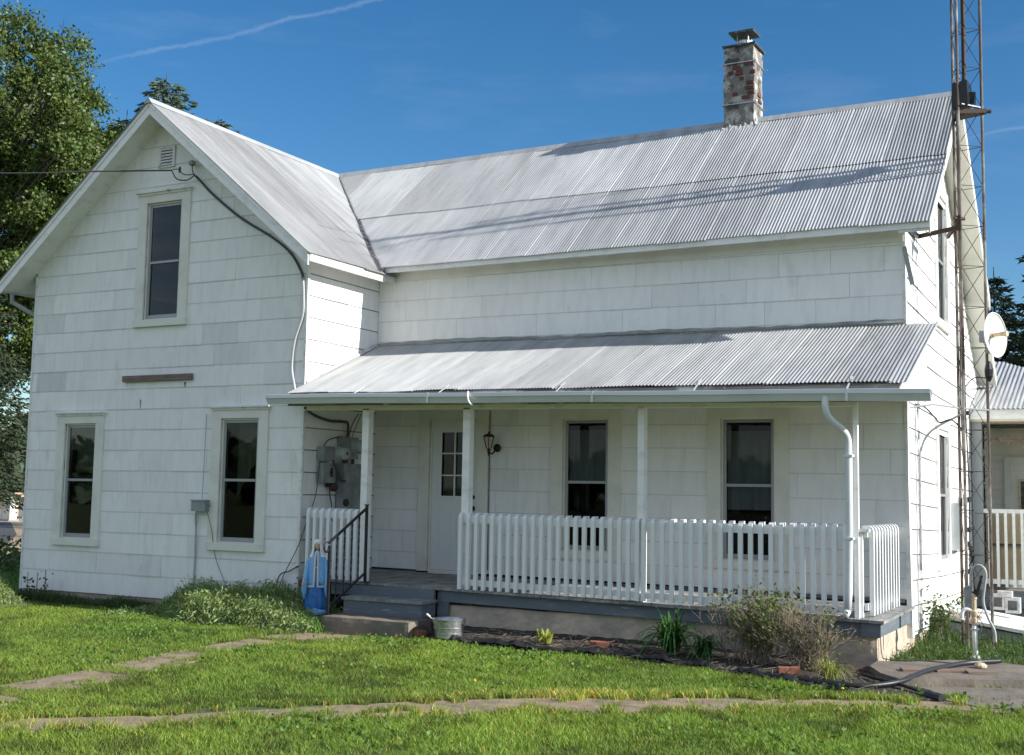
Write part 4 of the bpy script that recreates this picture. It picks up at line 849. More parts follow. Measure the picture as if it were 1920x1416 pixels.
tag(MB().box((5.40, -.50, Z - .02), (5.86, -.28, -.485), jit=.008).build('planter_box', M['blackplastic'], None), 'black planter box hidden in weeds under the blue statue', 'planter')
S.rotation_euler = (0, 0, .52)
# ------------------------------------------------------------------ galvanised pail
px_, py_ = 7.70, -.70
BZ = -.592
T = thing('metal_bucket', (px_, py_, BZ), 'round galvanised metal bucket on the dark soil beside the steps', 'bucket')
b = MB(); pr1 = [(.145, 0), (.150, .004), (.153, .05), (.158, .052), (.158, .058), (.155, .06), (.166, .11), (.171, .112), (.171, .118), (.168, .12), (.182, .19), (.190, .196), (.192, .205), (.186, .208), (.178, .196), (.150, .02), (.0, .015)]
b.lathe((px_, py_, BZ), pr1, 40); b.build('bucket_body', M['galv'], T, smooth=False)
b = MB(); b.tube(spline([(px_ - .19, py_ - .02, BZ + 0.190), (px_ - .22, py_ - .03, BZ + 0.205), (px_ - .235, py_ - .04, BZ + 0.232)], 5), .006, 6); b.tube([(px_ - .225, py_ - .035, BZ + 0.215), (px_ - .262, py_ - .05, BZ + 0.245)], .012, 8); b.build('bucket_handle', M['stonewhite'], T)
b = MB(); b.box((px_ - .2, py_ - .02, BZ + 0.160), (px_ - .18, py_ + .02, BZ + 0.195)); b.box((px_ + .18, py_ - .02, BZ + 0.160), (px_ + .2, py_ + .02, BZ + 0.195)); b.build('handle_ear', M['galv'], T)
# ------------------------------------------------------------------ bricks
def brick(x, y, z, rz, label, sc=(.2, .095, .06), m='redbrick'):
    b = MB(); b.box((-sc[0] / 2, -sc[1] / 2, 0), (sc[0] / 2, sc[1] / 2, sc[2]), jit=.003); o = b.build('brick', M[m], None); o.location = (x, y, z); o.rotation_euler = (random.uniform(-.05, .05), random.uniform(-.05, .05), rz)
    return tag(o, label, 'brick', 'loose bricks around the porch')
brick(7.20, -.83, Z + .0, .5, 'red brick leaning at the right corner of the concrete step'); brick(7.36, -.76, Z + .02, 1.2, 'broken red brick lying right behind the step corner brick', (.12, .09, .09))
brick(9.43, -.50, -.590, .28, 'flat orange brick on the soil in the middle of the porch bed'); brick(11.6, -1.05, -.615, .4, 'red brick at the front of the bed under the dry shrub')
for i, (x, y, a, s) in enumerate(((12.66, -.62, .4, .26), (12.93, -.48, .4, .24), (13.2, -.42, .38, .26))):
    brick(x, y, -.555, a, ['flat brown paver nearest the porch footing on the raised slab', 'middle flat brown paver on the raised slab', 'flat brown paver beside the pump foot'][i], (s, .13, .02), 'paver')
tag(MB().lathe((13.15, -.05, -.557), [(.02, 0), (.055, .01), (.06, .03), (.035, .05), (.01, .055)], 10).build('stone', M['tan'], None), 'pale round stone at the end of the flat pavers', 'stone')
# ------------------------------------------------------------------ ground, paths, bed
def hgt(x, y): return .004 * np.sin(x * 1.3 + y * .7) + .003 * np.sin(x * 3.1 - y * 2.3)
xs = np.concatenate([[-1500, -600, -250, -120, -80], np.arange(-60, -6, 3), np.arange(-6, 18, .25), [18, 20, 24, 30, 45, 80, 160, 400, 1500]]); ys = np.concatenate([[-400, -100, -40, -20, -14], np.arange(-11, 4, .25), np.arange(4, 60, 3), [60, 80, 120, 250, 600, 1500]])
GX, GY = np.meshgrid(xs, ys); near = np.clip(1 - np.maximum(np.abs(GX - 7) - 10, np.abs(GY + 3) - 6) / 4, 0, 1); GZ = Z + hgt(GX, GY) * near
nx, ny = len(xs), len(ys); V = np.stack([GX.ravel(), GY.ravel(), GZ.ravel()], 1)
I = np.arange(nx * ny).reshape(ny, nx); F = np.stack([I[:-1, :-1].ravel(), I[:-1, 1:].ravel(), I[1:, 1:].ravel(), I[1:, :-1].ravel()], 1)
struct(fastmesh('ground', V, F, M['ground']))
def sheet(name, poly, z, m, th=.0, jz=.0, sub=None):
    if th:
        n = len(poly); V = [(x, y, z) for x, y in poly] + [(x, y, z - th) for x, y in poly]; F = [tuple(range(n))] + [(i, i + n, (i + 1) % n + n, (i + 1) % n) for i in range(n)]
    else: V = [(x, y, z) for x, y in poly]; F = [tuple(range(len(poly)))]
    return struct(put(name, V, F, m))
PA_L = [(6.5, -7.2), (6.32, -6.2), (6.25, -5.3), (6.2, -4.6), (6.05, -3.8), (5.9, -3.0), (5.85, -2.2), (5.8, -1.5), (5.95, -.9)]
PA_R = [(7.2, -6.9), (7.0, -6.0), (6.86, -5.2), (6.78, -4.5), (6.62, -3.9), (6.5, -3.1), (6.42, -2.4), (6.45, -1.6), (6.9, -.9)]
PB_T = [(5.2, -8.9), (6.6, -7.3), (7.46, -6.36), (7.95, -5.95), (8.35, -5.58), (8.72, -5.1), (9.1, -4.6), (9.6, -4.02), (10.25, -3.45), (10.95, -2.98), (11.75, -2.48), (12.43, -2.1), (13.1, -1.72), (13.6, -1.7)]
PB_B = [(5.8, -9.2), (7.0, -7.62), (7.78, -6.78), (8.18, -6.33), (8.62, -5.95), (9.02, -5.45), (9.38, -5.0), (9.9, -4.47), (10.55, -3.95), (11.27, -3.47), (12.02, -3.0), (12.7, -2.55), (13.35, -2.1), (13.7, -1.85)]
PA = PA_L + PA_R[::-1]; PB = PB_T + PB_B[::-1]
SLAB = [(12.22, -.5), (12.40, -.92), (12.62, -1.20), (12.95, -.98), (13.6, -.64), (15.2, .1), (14.8, .9), (13.5, .40), (13.15, .54), (12.8, .40), (12.5, .02), (12.21, -.1)]
LOW = [(12.64, -1.2), (12.78, -1.5), (13.08, -1.72), (13.4, -1.92), (13.7, -1.82), (15.2, -1.2), (15.7, -.3), (15.2, .1), (13.6, -.64), (12.95, -.98)]
o = sheet('concrete_path', PA, Z + .012, M['path'], .05); o = sheet('concrete_path', PB, Z + .010, M['path'], .05)
V = []; F = []; bx_ = np.linspace(7.0, 12.3, 70)
for x in bx_:
    yf = np.interp(x, [p[0] for p in BED[:10]], [p[1] for p in BED[:10]])
    for j in range(14): y = yf + (.03 - yf) * j / 13; V.append((x, y, bedz(x, y) + (.010 * math.sin(x * 21 + y * 17) * math.sin(y * 29 - x * 9) if j else -.03)))
for i in range(69):
    for j in range(13): a = i * 14 + j; F.append((a, a + 14, a + 15, a + 1))
struct(put('garden_bed', V, F, M['soil'])); sheet('garden_bed', [(12.2, -1.84), (12.75, -1.9), (13.05, -1.78), (12.9, -1.3), (12.5, -1.0), (12.2, -.3)], -.612, M['soil'], .06); sheet('concrete_slab', SLAB, -.555, M['concrete'], .14); sheet('concrete_slab', LOW, -.622, M['concrete'], .1)
# clods, bark and sticks on the bed
b = MB()
for i in range(900):
    x = random.uniform(7.1, 12.6); y = random.uniform(-1.7, -.03)
    lim = np.interp(x, [p[0] for p in BED[:10]], [p[1] for p in BED[:10]])
    if y < lim: continue
    s = random.uniform(.008, .03); c = (x, y, bedz(x, y))
    b.add([(c[0] + s * random.uniform(-1, 1), c[1] + s * random.uniform(-1, 1), c[2] + random.uniform(-.005, .9 * s)) for _ in range(4)], [(0, 1, 2), (0, 2, 3), (0, 3, 1), (1, 3, 2)])
stuff(b.build('soil_clods', M['soil'], None), 'dark soil crumbs scattered over the porch bed')['category'] = 'soil'
b = MB()
for i in range(240):
    x = random.uniform(7.9, 12.4); lim = np.interp(x, [p[0] for p in BED[:10]], [p[1] for p in BED[:10]]); y = random.uniform(lim, -.1); a = random.uniform(0, 3.14); l = random.uniform(.05, .22)
    b.tube([(x, y, bedz(x, y) + .01), (x + l * math.cos(a), y + l * math.sin(a) * .6, bedz(x, y) + .015 + random.uniform(0, .03))], .003, 4)
o = stuff(b.build('dry_stems', M['twig'], None), 'dry plant stems littering the dark bed'); o['category'] = 'dry stems'
# rumpled black edging sheet along the front of the bed
V = []; F = []; n = 150; edge = [(7.75, -.80), (8.1, -.86), (8.9, -.92), (9.75, -.88), (10.4, -1.0), (11.0, -1.24), (11.75, -1.58), (12.3, -1.8)]
E_ = spline([(x, y, 0) for x, y in edge], 24); n = len(E_); nz_ = np.convolve(RNG.uniform(-1, 1, n + 12), [.1, .2, .4, .2, .1], 'same') * 1.6
for i, p in enumerate(E_):
    w = .14 + .07 * nz_[i // 2 + 5] + .03 * nz_[i]
    for j, t in enumerate((0, .3, .6, 1)):
        V.append((p[0] + .01 * math.sin(i * 1.9 + j), p[1] - .03 + w * t, Z + .03 + (.055 + .045 * nz_[i // 3 + 7] + .025 * nz_[i + 3]) * math.sin(math.pi * (t * .9 + .12)) + random.uniform(-.006, .006)))
for i in range(n - 1):
    for j in range(3): a = i * 4 + j; F.append((a, a + 4, a + 5, a + 1))
tag(put('landscape_fabric', V, F, M['blackplastic'], smooth=True), 'rumpled black plastic edging along the front of the garden bed', 'edging')
b = MB(); b.tube(spline([(11.2, -1.30, Z + .04), (11.9, -1.52, Z + .05), (12.3, -1.6, Z + .05), (12.5, -1.5, Z + .06), (12.66, -1.25, -.56), (12.76, -.80, -.528), (12.87, -.36, -.528), (13.0, -.02, -.525), (13.13, .15, -.52), (13.28, .38, -.525)], 10), .023, 10)
tag(b.build('drain_hose', M['blackplastic'], None, smooth=True), 'black drain hose snaking over the raised slab past the pump', 'hose')
b = MB(); b.tube([(12.25, -.95, Z + .06), (12.62, -1.32, Z + .06), (13.0, -1.72, Z + .045)], .016, 8); b.tube([(12.93, -1.68, Z + .04), (13.06, -1.78, Z + .035)], .04, 8)
tag(b.build('black_pipe', M['blackplastic'], None), 'straight black pipe lying across the corner of the low slab', 'pipe')
b = MB(); b.tube(spline([(12.215, .04, -.35), (12.225, .05, -.5), (12.28, .02, -.55), (12.6, .12, -.548), (12.9, .1, -.548)], 6), .005, 5)
tag(b.build('thin_wire', M['cable'], None), 'thin dark wire running from the deck corner onto the slab', 'wire')

# ------------------------------------------------------------------ radio tower
TZ = Z - .1; TT = 8.5
LG = [(12.745, 2.20), (12.655, 2.486), (12.985, 2.39)]
T = thing('lattice_tower', (12.79, 2.36, Z), 'tall rusty lattice antenna tower standing against the end wall of the house', 'tower')
for x, y in LG:
    b = MB(); b.tube([(x, y, TZ), (x, y, 8.1)], .017, 8)
    for z in (.95, 4.05, 7.1): b.lathe((x, y, z), [(.022, 0), (.022, .10)], 8)
    b.build('leg', M['rust'], T)
b = MB(); z = 6.093 - 14 * .4745
zs = [z + .4745 * i for i in range(19)]
for i, z in enumerate(zs):
    for a in range(3):
        p, q = LG[a], LG[(a + 1) % 3]; b.tube([(p[0], p[1], z), (q[0], q[1], z)], .004, 5)
        if z + .47 < 8.2: b.tube([(p[0], p[1], z), (q[0], q[1], z + .4745)], .004, 5)
b.build('lattice_bracing', M['darkrust'], T)
b = MB(); b.tube([(12.80, 2.36, 5.9), (12.80, 2.36, 9.0)], .026, 10); b.build('mast', M['darkrust'], T)
b = MB(); b.box((12.68, 2.20, 5.60), (12.86, 2.42, 5.90), jit=.012); b.lathe((12.80, 2.36, 5.84), [(.05, 0), (.06, .03), (.045, .10), (.035, .12)], 12); b.box((12.83, 2.33, 5.66), (12.92, 2.40, 5.80), jit=.01); b.tube([(12.68, 2.40, 5.72), (12.70, 2.30, 5.90)], .02, 6)
rt = b.build('antenna_rotator', M['black'], T)
b = MB(); b.add([(12.73, 2.18, 5.52), (13.04, 2.36, 5.54), (13.03, 2.43, 5.54), (12.64, 2.51, 5.52), (12.73, 2.18, 5.57), (13.04, 2.36, 5.59), (13.03, 2.43, 5.59), (12.64, 2.51, 5.57)], [(0, 3, 2, 1), (4, 5, 6, 7), (0, 1, 5, 4), (1, 2, 6, 5), (2, 3, 7, 6), (3, 0, 4, 7)]); b.tube([(12.95, 2.36, 5.565), (13.08, 2.42, 5.565)], .025, 8); b.build('rotator_shelf', M['darkrust'], T)
b = MB(); b.bar((12.78, 2.20, 5.63), (12.97, 2.34, 5.60), .04, .012); b.build('shelf_clamp', M['galv'], T)
b = MB()                                        # yagi boom with elements above the picture
b.tube([(12.80 - 1.9, 2.36 - .62, 8.05), (12.80 + 1.5, 2.36 + .5, 8.05)], .013, 6)
for i in range(6): t = -1.8 + i * .62; c = (12.80 + t * .95, 2.36 + t * .31, 8.05); l = .75 - .05 * i; b.tube([(c[0] + l * .31, c[1] - l * .95, 8.05), (c[0] - l * .31, c[1] + l * .95, 8.05)], .005, 5)
b.tube([(12.80 - 1.2, 2.36 + .3, 8.75), (12.80 + 1.2, 2.36 - .3, 8.75)], .011, 6)
b.build('antenna', M['galv'], T)
b = MB(); b.bar((W2 + .02, 1.83, 4.125), (W2 + .05, 2.36, 4.125), .045, .04); b.build('wall_bracket', M['black'], T)
b = MB(); b.bar((W2 + .05, 2.30, 4.12), (12.72, 2.22, 4.17), .03, .05); b.bar((12.55, 2.6, 4.15), (12.74, 2.22, 4.26), .03, .05); b.box((12.70, 2.15, 4.13), (12.76, 2.22, 4.30)); b.tube([(12.69, 2.14, 4.27), (12.79, 2.24, 4.27)], .02, 6); b.build('wall_brace', M['darkrust'], T)
b = MB(); b.tube([(12.0, 1.7, 2.02), (12.45, 2.0, 2.10), (12.71, 2.2, 2.065), (13.0, 2.38, 2.05)], .011, 6); b.tube(spline([(12.24, 2.30, .2), (12.24, 2.30, 1.35), (12.26, 2.32, 1.62), (12.38, 2.30, 1.82), (12.72, 2.21, 2.0)], 6), .014, 7); b.tube([(12.235, 2.08, 2.1), (12.24, 2.08, -.4)], .006, 5)
b.build('feed_cable', M['greycable'], T)
b = MB(); b.tube(spline([(12.26, 1.95, 2.10), (12.35, 2.05, 2.07), (12.45, 2.1, 1.95), (12.50, 2.12, 1.90), (12.62, 2.17, 1.93), (12.74, 2.22, 1.8)], 5), .010, 6)
for (x, y, s) in ((12.685, 2.46, 1), (12.76, 2.25, -1)): b.tube(spline([(x, y, 6.0), (x + .01 * s, y, 4.2), (x, y - .01, 2.2), (x + .02, y, 1.2), (x + .015, y, .4), (x, y, -.3)], 8), .008, 5)
for z in (.18, .66, 1.0, 2.0): b.box((12.70, 2.40, z), (12.77, 2.50, z + .05), jit=.01); 
b.build('tower_cable', M['blackplastic'], T)
b = MB(); b.tube(spline([(12.74, 2.30, .55), (12.80, 2.26, .45), (12.80, 2.27, .35), (12.76, 2.3, .28)], 6), [.01, .03, .03, .02, .03, .035, .03, .02, .025, .03, .02, .02, .015, .015, .015, .01, .01, .01, .01][:19], 6); b.build('cable_bundle', M['blackplastic'], T)
b = MB(); b.lathe((13.0, 2.40, 2.38), [(.02, 0), (.045, .06), (.05, .14), (.03, .22), (.01, .24)], 10); b.tube(spline([(12.74, 2.3, 2.3), (12.85, 2.32, 2.42), (12.98, 2.38, 2.42)], 5), .007, 5); b.build('cable_drip_cover', M['black'], T)
# dish antenna
D = thing('dish_antenna', (13.05, 2.33, 2.9), 'white round dish antenna clamped to the right leg of the tower', 'antenna')
ax = Vector((.93, -.36, .03)).normalized(); up = Vector((0, 0, 1)); up = (up - ax * up.dot(ax)).normalized(); rt_ = ax.cross(up)
dc = Vector((13.04, 2.33, 2.905))
V = []; F = []; n = 44; rings = 9; RAD = .255
for s_, off in ((0, 0), (1, -.008)):
    for i in range(rings + 1):
        r = RAD * i / rings if i else .004
        for j in range(n): t = 2 * math.pi * j / n; V.append(dc + ax * (.055 * (r / RAD) ** 2 + off) + (up * math.sin(t) + rt_ * math.cos(t)) * r)
h = (rings + 1) * n
for s_ in (0, 1):
    for i in range(rings):
        for j in range(n): a = s_ * h + i * n + j; c = s_ * h + i * n + (j + 1) % n; q = (a, c, c + n, a + n); F.append(q if s_ == 0 else q[::-1])
for j in range(n): a = rings * n + j; c = rings * n + (j + 1) % n; F.append((a, a + h, c + h, c))
put('reflector', V, F, mat('dish_white', (.80, .80, .78), .4), D, smooth=True)
b = MB(); b.tube([dc + ax * .055 + (up * math.sin(t) + rt_ * math.cos(t)) * RAD for t in np.linspace(0, 2 * math.pi, n + 1)], .007, 6, cap=False); b.build('rim', M['white'], D)
b = MB(); b.tube([dc, dc + ax * .03], .032, 12); b.tube([dc + ax * .03, dc + ax * .17], [.022, .030], 12); b.tube([dc + ax * .17, dc + ax * .195], .032, 14); b.build('feed_horn', M['tan'], D)
b = MB(); q = dc - ax * .03; b.box((q.x - .10, q.y - .02, q.z - .07), (q.x - .02, q.y + .07, q.z + .06)); b.bar(q + Vector((-.06, .03, -.02)), dc, .05, .05); b.tube([(13.0, 2.37, 2.70), (13.0, 2.37, 3.02)], .02, 8); b.build('dish_mount', M['greymetal'], D)
# service drop wire
b = MB(); b.tube(spline([(2.79, -.20, 5.37), (1.6, -.62, 5.385), (.3, -1.05, 5.40), (-4, -2.4, 5.6), (-10, -4.4, 6.1), (-20, -7.6, 7.2)], 8), .011, 6)
tag(b.build('overhead_wire', M['cable'], None), 'black overhead service wire stretching left from the front gable', 'wire')

# ------------------------------------------------------------------ hand pump
T = thing('water_pump', (12.98, 1.0, Z), 'old white and rust stained hand water pump in front of the tower', 'water pump')
qx, qy = 12.975, 1.0
b = MB(); b.lathe((qx, qy, -.60), [(.055, 0), (.055, .02), (.03, .035)], 14); b.tube([(qx, qy, -.62), (qx - .005, qy, -.19)], .026, 12); b.build('standpipe', M['white_worn'], T, smooth=True)
b = MB(); b.lathe((qx - .005, qy, -.24), [(.026, 0), (.036, .01), (.036, .05), (.028, .06), (.04, .09), (.042, .12), (.03, .14), (.03, .24), (.035, .25), (.03, .29)], 14); b.build('pump_body', M['tan'], T)
b = MB(); b.tube(spline([(qx - .02, qy - .01, -.115), (qx - .08, qy - .03, -.10), (qx - .115, qy - .04, -.13), (qx - .12, qy - .04, -.19)], 5), .021, 10); b.tube([(qx - .12, qy - .04, -.19), (qx - .12, qy - .04, -.21)], .026, 10); b.build('spout', M['white_worn'], T, smooth=True)
b = MB(); b.box((qx - .10, qy - .02, -.10), (qx - .02, qy + .06, .12), jit=.004); b.tube([(qx - .08, qy, .12), (qx - .02, qy, .13)], .016, 8); b.build('pump_housing', M['greymetal'], T)
b = MB(); b.bar((qx + .01, qy, .02), (qx + .075, qy, .25), .03, .022); b.bar((qx + .03, qy - .02, .04), (qx + .07, qy - .02, .20), .02, .02); b.bar((qx - .04, qy, .08), (qx + .05, qy, .06), .025, .02); b.build('pump_handle', M['darkrust'], T)
b = MB(); b.tube(spline([(qx - .03, qy, .10), (qx - .035, qy, .24), (qx + .005, qy, .34), (qx + .075, qy, .345), (qx + .115, qy, .27), (qx + .10, qy, .14), (qx + .085, qy, -.02), (qx + .13, qy, -.18), (qx + .185, qy, -.30), (qx + .195, qy, -.42)], 8), .0135, 9); b.build('pump_hose', M['greycable'], T, smooth=True)
b = MB()
for z in (-.245, -.30): b.tube([(qx + .04 * math.cos(t), qy + .04 * math.sin(t), z) for t in np.linspace(0, 6.283, 13)], .006, 5)
b.tube([(qx + .04, qy, -.25), (qx + .07, qy - .01, -.27), (qx + .06, qy, -.32)], .005, 5); b.build('pipe_clamp', M['galv'], T)
# cellar hatch
T = thing('cellar_hatch', (12.8, 3.6, Z), 'low sloping cellar hatch of white boards on a dark concrete curb beside the end wall', 'cellar hatch')
b = MB(); b.hexa([(12.27, 3.05, Z - .1), (13.75, 3.05, Z - .1), (13.75, 4.5, Z - .1), (12.27, 4.5, Z - .1)], [(12.27, 3.05, -.41), (13.75, 3.05, -.60), (13.75, 4.5, -.60), (12.27, 4.5, -.41)]); b.build('curb', M['greymetal'], T)
b = MB()
for i in range(5):
    y = 2.98 + i * .31; b.hexa([(12.25, y, -.375), (13.8, y, -.585), (13.8, y + .30, -.585), (12.25, y + .30, -.375)], [(12.25, y, -.335), (13.8, y, -.545), (13.8, y + .30, -.545), (12.25, y + .30, -.335)])
b.build('hatch_boards', M['white_worn'], T)
b = MB(); b.hexa([(12.26, 2.96, -.36), (12.75, 2.96, -.42), (12.75, 3.5, -.42), (12.26, 3.5, -.36)], [(12.26, 2.99, -.325), (12.75, 2.99, -.385), (12.75, 3.5, -.385), (12.26, 3.5, -.325)]); b.build('weathered_board', M['barewood'], T)
for i, (x, y, z, lb) in enumerate(((12.86, 4.05, -.34, 'white concrete block lying on the hatch nearest the tower'), (13.04, 4.0, -.37, 'white concrete block at the right end of the short row'), (12.95, 4.0, -.175, 'pale concrete block stacked on top of the other two'))):
    b = MB(); w, d, h = .17, .16, .19 if i < 2 else .07
    b.box((x - w / 2, y, z), (x - w / 2 + .03, y + d, z + h)); b.box((x + w / 2 - .03, y, z), (x + w / 2, y + d, z + h)); b.box((x - w / 2 + .03, y + .001, z), (x + w / 2 - .03, y + d - .001, z + .035)); b.box((x - w / 2 + .03, y + .001, z + h - .035), (x + w / 2 - .03, y + d - .001, z + h)); b.box((x - w / 2 + .03, y + d - .04, z + .035), (x + w / 2 - .03, y + d - .01, z + h - .035))
    tag(b.build('concrete_block', M['mortar'], None), lb, 'concrete block', 'concrete blocks by the cellar hatch')

# ------------------------------------------------------------------ back porch behind the tower
P = thing('back_porch', (14, 8, Z), 'roofed back porch with grey posts, beige walls and white railing behind the tower', 'porch')
b = MB(); b.box((12.26, 6.9, 0.0 + -.34), (17.5, 10.5, -.29)); b.build('porch_floor', M['decktop'], P)
b = MB(); b.box((12.26, 6.88, -.54), (17.5, 6.93, -.30)); b.box((12.30, 6.93, Z - .2), (17.4, 6.97, -.54)); b.build('porch_skirt_board', M['deckblue'], P)
for x in (12.245, 14.9, 17.3): b = MB(); b.box((x, 6.9, -.29), (x + .13, 7.03, 2.2)); b.build('porch_post', M['greywood'], P)
b = MB(); b.box((12.22, 6.82, 2.23), (17.6, 6.87, 2.375)); b.build('fascia', M['white'], P)
b = MB(); b.hexa([(12.22, 6.87, 2.2), (17.6, 6.87, 2.2), (17.6, 9.2, 2.25), (12.22, 9.2, 2.25)], [(12.22, 6.87, 2.23), (17.6, 6.87, 2.23), (17.6, 9.2, 2.28), (12.22, 9.2, 2.28)]); b.build('porch_ceiling', M['beige'], P)
sA = (3.25 - 2.38) / 2.4; nA = math.hypot(1, sA)
V = []; F = []; T_ = []; S = np.arange(11.3, 17.7, .0405 / 6)
for j, t in enumerate((0, .34, .67, 1)):
    for s in S:
        yy = 6.76 + t * max(.3, min(2.75, 2.75 - 1.1 * (s - 12.42))); V.append((s if s > 11.95 or j else s, yy, 2.385 + (yy - 6.76) * sA + .0075 * math.sin(2 * math.pi * s / .0405 * .6) - .01 * (s - 12))); T_.append(1 + .05 * math.sin(int(s / .61) * 3.3))
k = len(S)
for j in range(3):
    for c in range(k - 1): q = j * k + c; F.append((q, q + 1, q + 1 + k, q + k))
keep = [f for f in F if V[f[0]][0] > 12.23 or V[f[0]][1] > 7.9]
put('porch_roof', V, keep, M['roof'], P, smooth=True, tone=T_)
b = MB(); b.box((12.22, 6.86, 2.3), (17.5, 6.9, 2.38)); b.box((12.24, 8.0, 2.2), (17.4, 9.0, 2.24)); b.build('porch_beam', M['flash'], P)
b = MB(); z = -.29
while z < 2.2:
    b.hexa([(12.2, 8.70, z), (17.4, 8.70, z), (17.4, 8.74, z), (12.2, 8.74, z)], [(12.2, 8.725, z + .115), (17.4, 8.725, z + .115), (17.4, 8.74, z + .115), (12.2, 8.74, z + .115)]); z += .115
b.build('lap_siding', M['beige'], P)
b = MB(); b.box((12.50, 8.64, -.29), (12.60, 8.70, 1.62)); b.box((13.42, 8.64, -.29), (13.52, 8.70, 1.62)); b.box((12.50, 8.635, 1.62), (13.52, 8.70, 1.72)); fr_ = b.build('door_frame', M['cream'], P)
b = MB(); b.box((12.60, 8.67, -.29), (13.42, 8.70, 1.62)); d_ = b.build('back_door', M['cream'], P)
b = MB(); b.box((12.70, 8.655, .70), (12.74, 8.67, 1.38)); b.box((13.2, 8.655, .70), (13.24, 8.67, 1.38)); b.box((12.74, 8.655, 1.34), (13.2, 8.67, 1.38)); b.box((12.74, 8.655, .88), (13.2, 8.668, .90)); b.build('door_window_frame', M['tan'], d_)
b = MB(); b.box((12.74, 8.660, .70), (13.2, 8.664, 1.34)); b.build('door_window', M['flash'], d_)
b = MB()
for k in range(2):
    for i in range(22): z = -.16 + i * .0235 + k * .47; b.hexa([(12.36, 7.52, z), (14.6, 7.52, z), (14.6, 7.525, z), (12.36, 7.525, z)], [(12.36, 7.535, z + .018), (14.6, 7.535, z + .018), (14.6, 7.54, z + .018), (12.36, 7.54, z + .018)])
b.build('slatted_screen', M['blind'], P); b = MB(); b.box((12.34, 7.545, -.2), (14.6, 7.56, .80)); b.build('screen_backing', M['blind'], P); MB().box((12.36, 7.51, .345), (14.6, 7.545, .375)).build('screen_gap', M['brownwood'], P)
b = MB(); b.box((12.37, 6.92, .84), (14.9, 6.97, .90)); b.box((12.37, 6.925, -.20), (14.9, 6.965, -.13)); r_ = b.build('porch_railing', M['white'], P); proto = None
for i in range(22):
    if proto is None: proto = MB().box((12.44, 6.895, -.24), (12.48, 6.919, .84)).build('baluster', M['white'], r_)
    else: dup(proto, r_, (.112 * i, 0, 0))
b = MB()
for i in range(26): 
    a = random.uniform(0, 6.28); b.tube(spline([(12.35 + .025 * i, 7.1, 1.85 + .1 * random.random()), (12.40 + .025 * i + .05 * math.cos(a), 7.12, 1.95), (12.5 + .025 * i + .1 * math.cos(a), 7.1, 1.88 + .12 * random.random())], 3), .008, 4)
b.build('dry_vine', M['twig'], P)
# ------------------------------------------------------------------ vegetation
def cards(C_, size, rg, up_bias=.3, asp=.55, droop=0, dirs=None):
    """rhombic folded leaves: centres (n,3) -> V (4n,3), F tris"""
    n = len(C_); d = rg.normal(size=(n, 3)) if dirs is None else dirs + .35 * rg.normal(size=(n, 3)); d[:, 2] -= droop; d /= np.linalg.norm(d, axis=1)[:, None]
    w = rg.normal(size=(n, 3)); w[:, 2] *= (1 - up_bias); s = np.cross(d, w); s /= np.linalg.norm(s, axis=1)[:, None] + 1e-9; nr = np.cross(s, d)
    L_ = (size * rg.uniform(.65, 1.25, n))[:, None]; h = L_ * asp / 2
    V = np.stack([C_, C_ + d * L_ * .45 + s * h + nr * h * .25, C_ + d * L_, C_ + d * L_ * .45 - s * h + nr * h * .25], 1).reshape(-1, 3)
    b = np.arange(n)[:, None] * 4; F = np.concatenate([b + [0, 1, 2], b + [0, 2, 3]], 0); return V, F
def tones(n, rg, per, base, var, hue=.12):
    t = rg.normal(1, var, n); h = rg.normal(0, hue, n); c = np.stack([base[0] * t * (1 + h), base[1] * t, base[2] * t * (1 - h), np.ones(n)], 1); return np.repeat(np.clip(c, .2, 3), per, 0)
def leafy_tree(name, x, y, h, trunk_r, clumps, label, cat, leaf, mname, seed, group=None, nsub=34, nleaf=38, sub_r=.42, base=(1, 1, 1), droop=.3):
    rg = np.random.default_rng(seed); rr = random.Random(seed)
    T = thing(name, (x, y, Z), label, cat, group)
    b = MB(); b.tube(spline([(x, y, Z - .3), (x + .1, y, Z + h * .25), (x - .1, y + .1, Z + h * .5), (x, y, Z + h * .8)], 5), np.linspace(trunk_r, trunk_r * .25, 16).tolist(), 9); b.build('trunk', M['bark'], T)
    b = MB()
    for (cx, cy, cz, r) in clumps:
        z0 = max(Z + h * .18, cz - 2.2 - rr.random() * 1.5); z0 = min(z0, Z + h * .75)
        m_ = ((x + cx) / 2 + rr.uniform(-.3, .3), (y + cy) / 2 + rr.uniform(-.3, .3), (z0 + cz) / 2 + rr.uniform(-.1, .5)); b.tube([(x, y, z0), m_, (cx, cy, cz)], [trunk_r * .28, trunk_r * .16, .02], 5)
        for _ in range(4): b.tube([(cx, cy, cz), (cx + rr.uniform(-1, 1) * r, cy + rr.uniform(-1, 1) * r, cz + rr.uniform(-.6, 1) * r)], [.02, .006], 4)
    b.build('branches', M['bark'], T)
    Cs = []
    for (cx, cy, cz, r) in clumps:
        ns = int(nsub * (r / .9) ** 2) + 6; d = rg.normal(size=(ns, 3)); d /= np.linalg.norm(d, axis=1)[:, None]; rad = r * rg.uniform(.35, 1.12, ns)[:, None]
        sc = np.array([cx, cy, cz]) + d * rad * np.array([1, 1, .8])
        for c in sc: Cs.append(c + rg.normal(size=(nleaf, 3)) * sub_r * np.array([.55, .55, .42]) * rg.uniform(.6, 1.1))
    Cs = np.concatenate(Cs); V, F = cards(Cs, leaf, rg, droop=droop, asp=.7)
    fastmesh('crown', V, F, M[mname], T, tone=tones(len(Cs), rg, 4, base, .22, .12)); return T
cl = []
rr = random.Random(5)
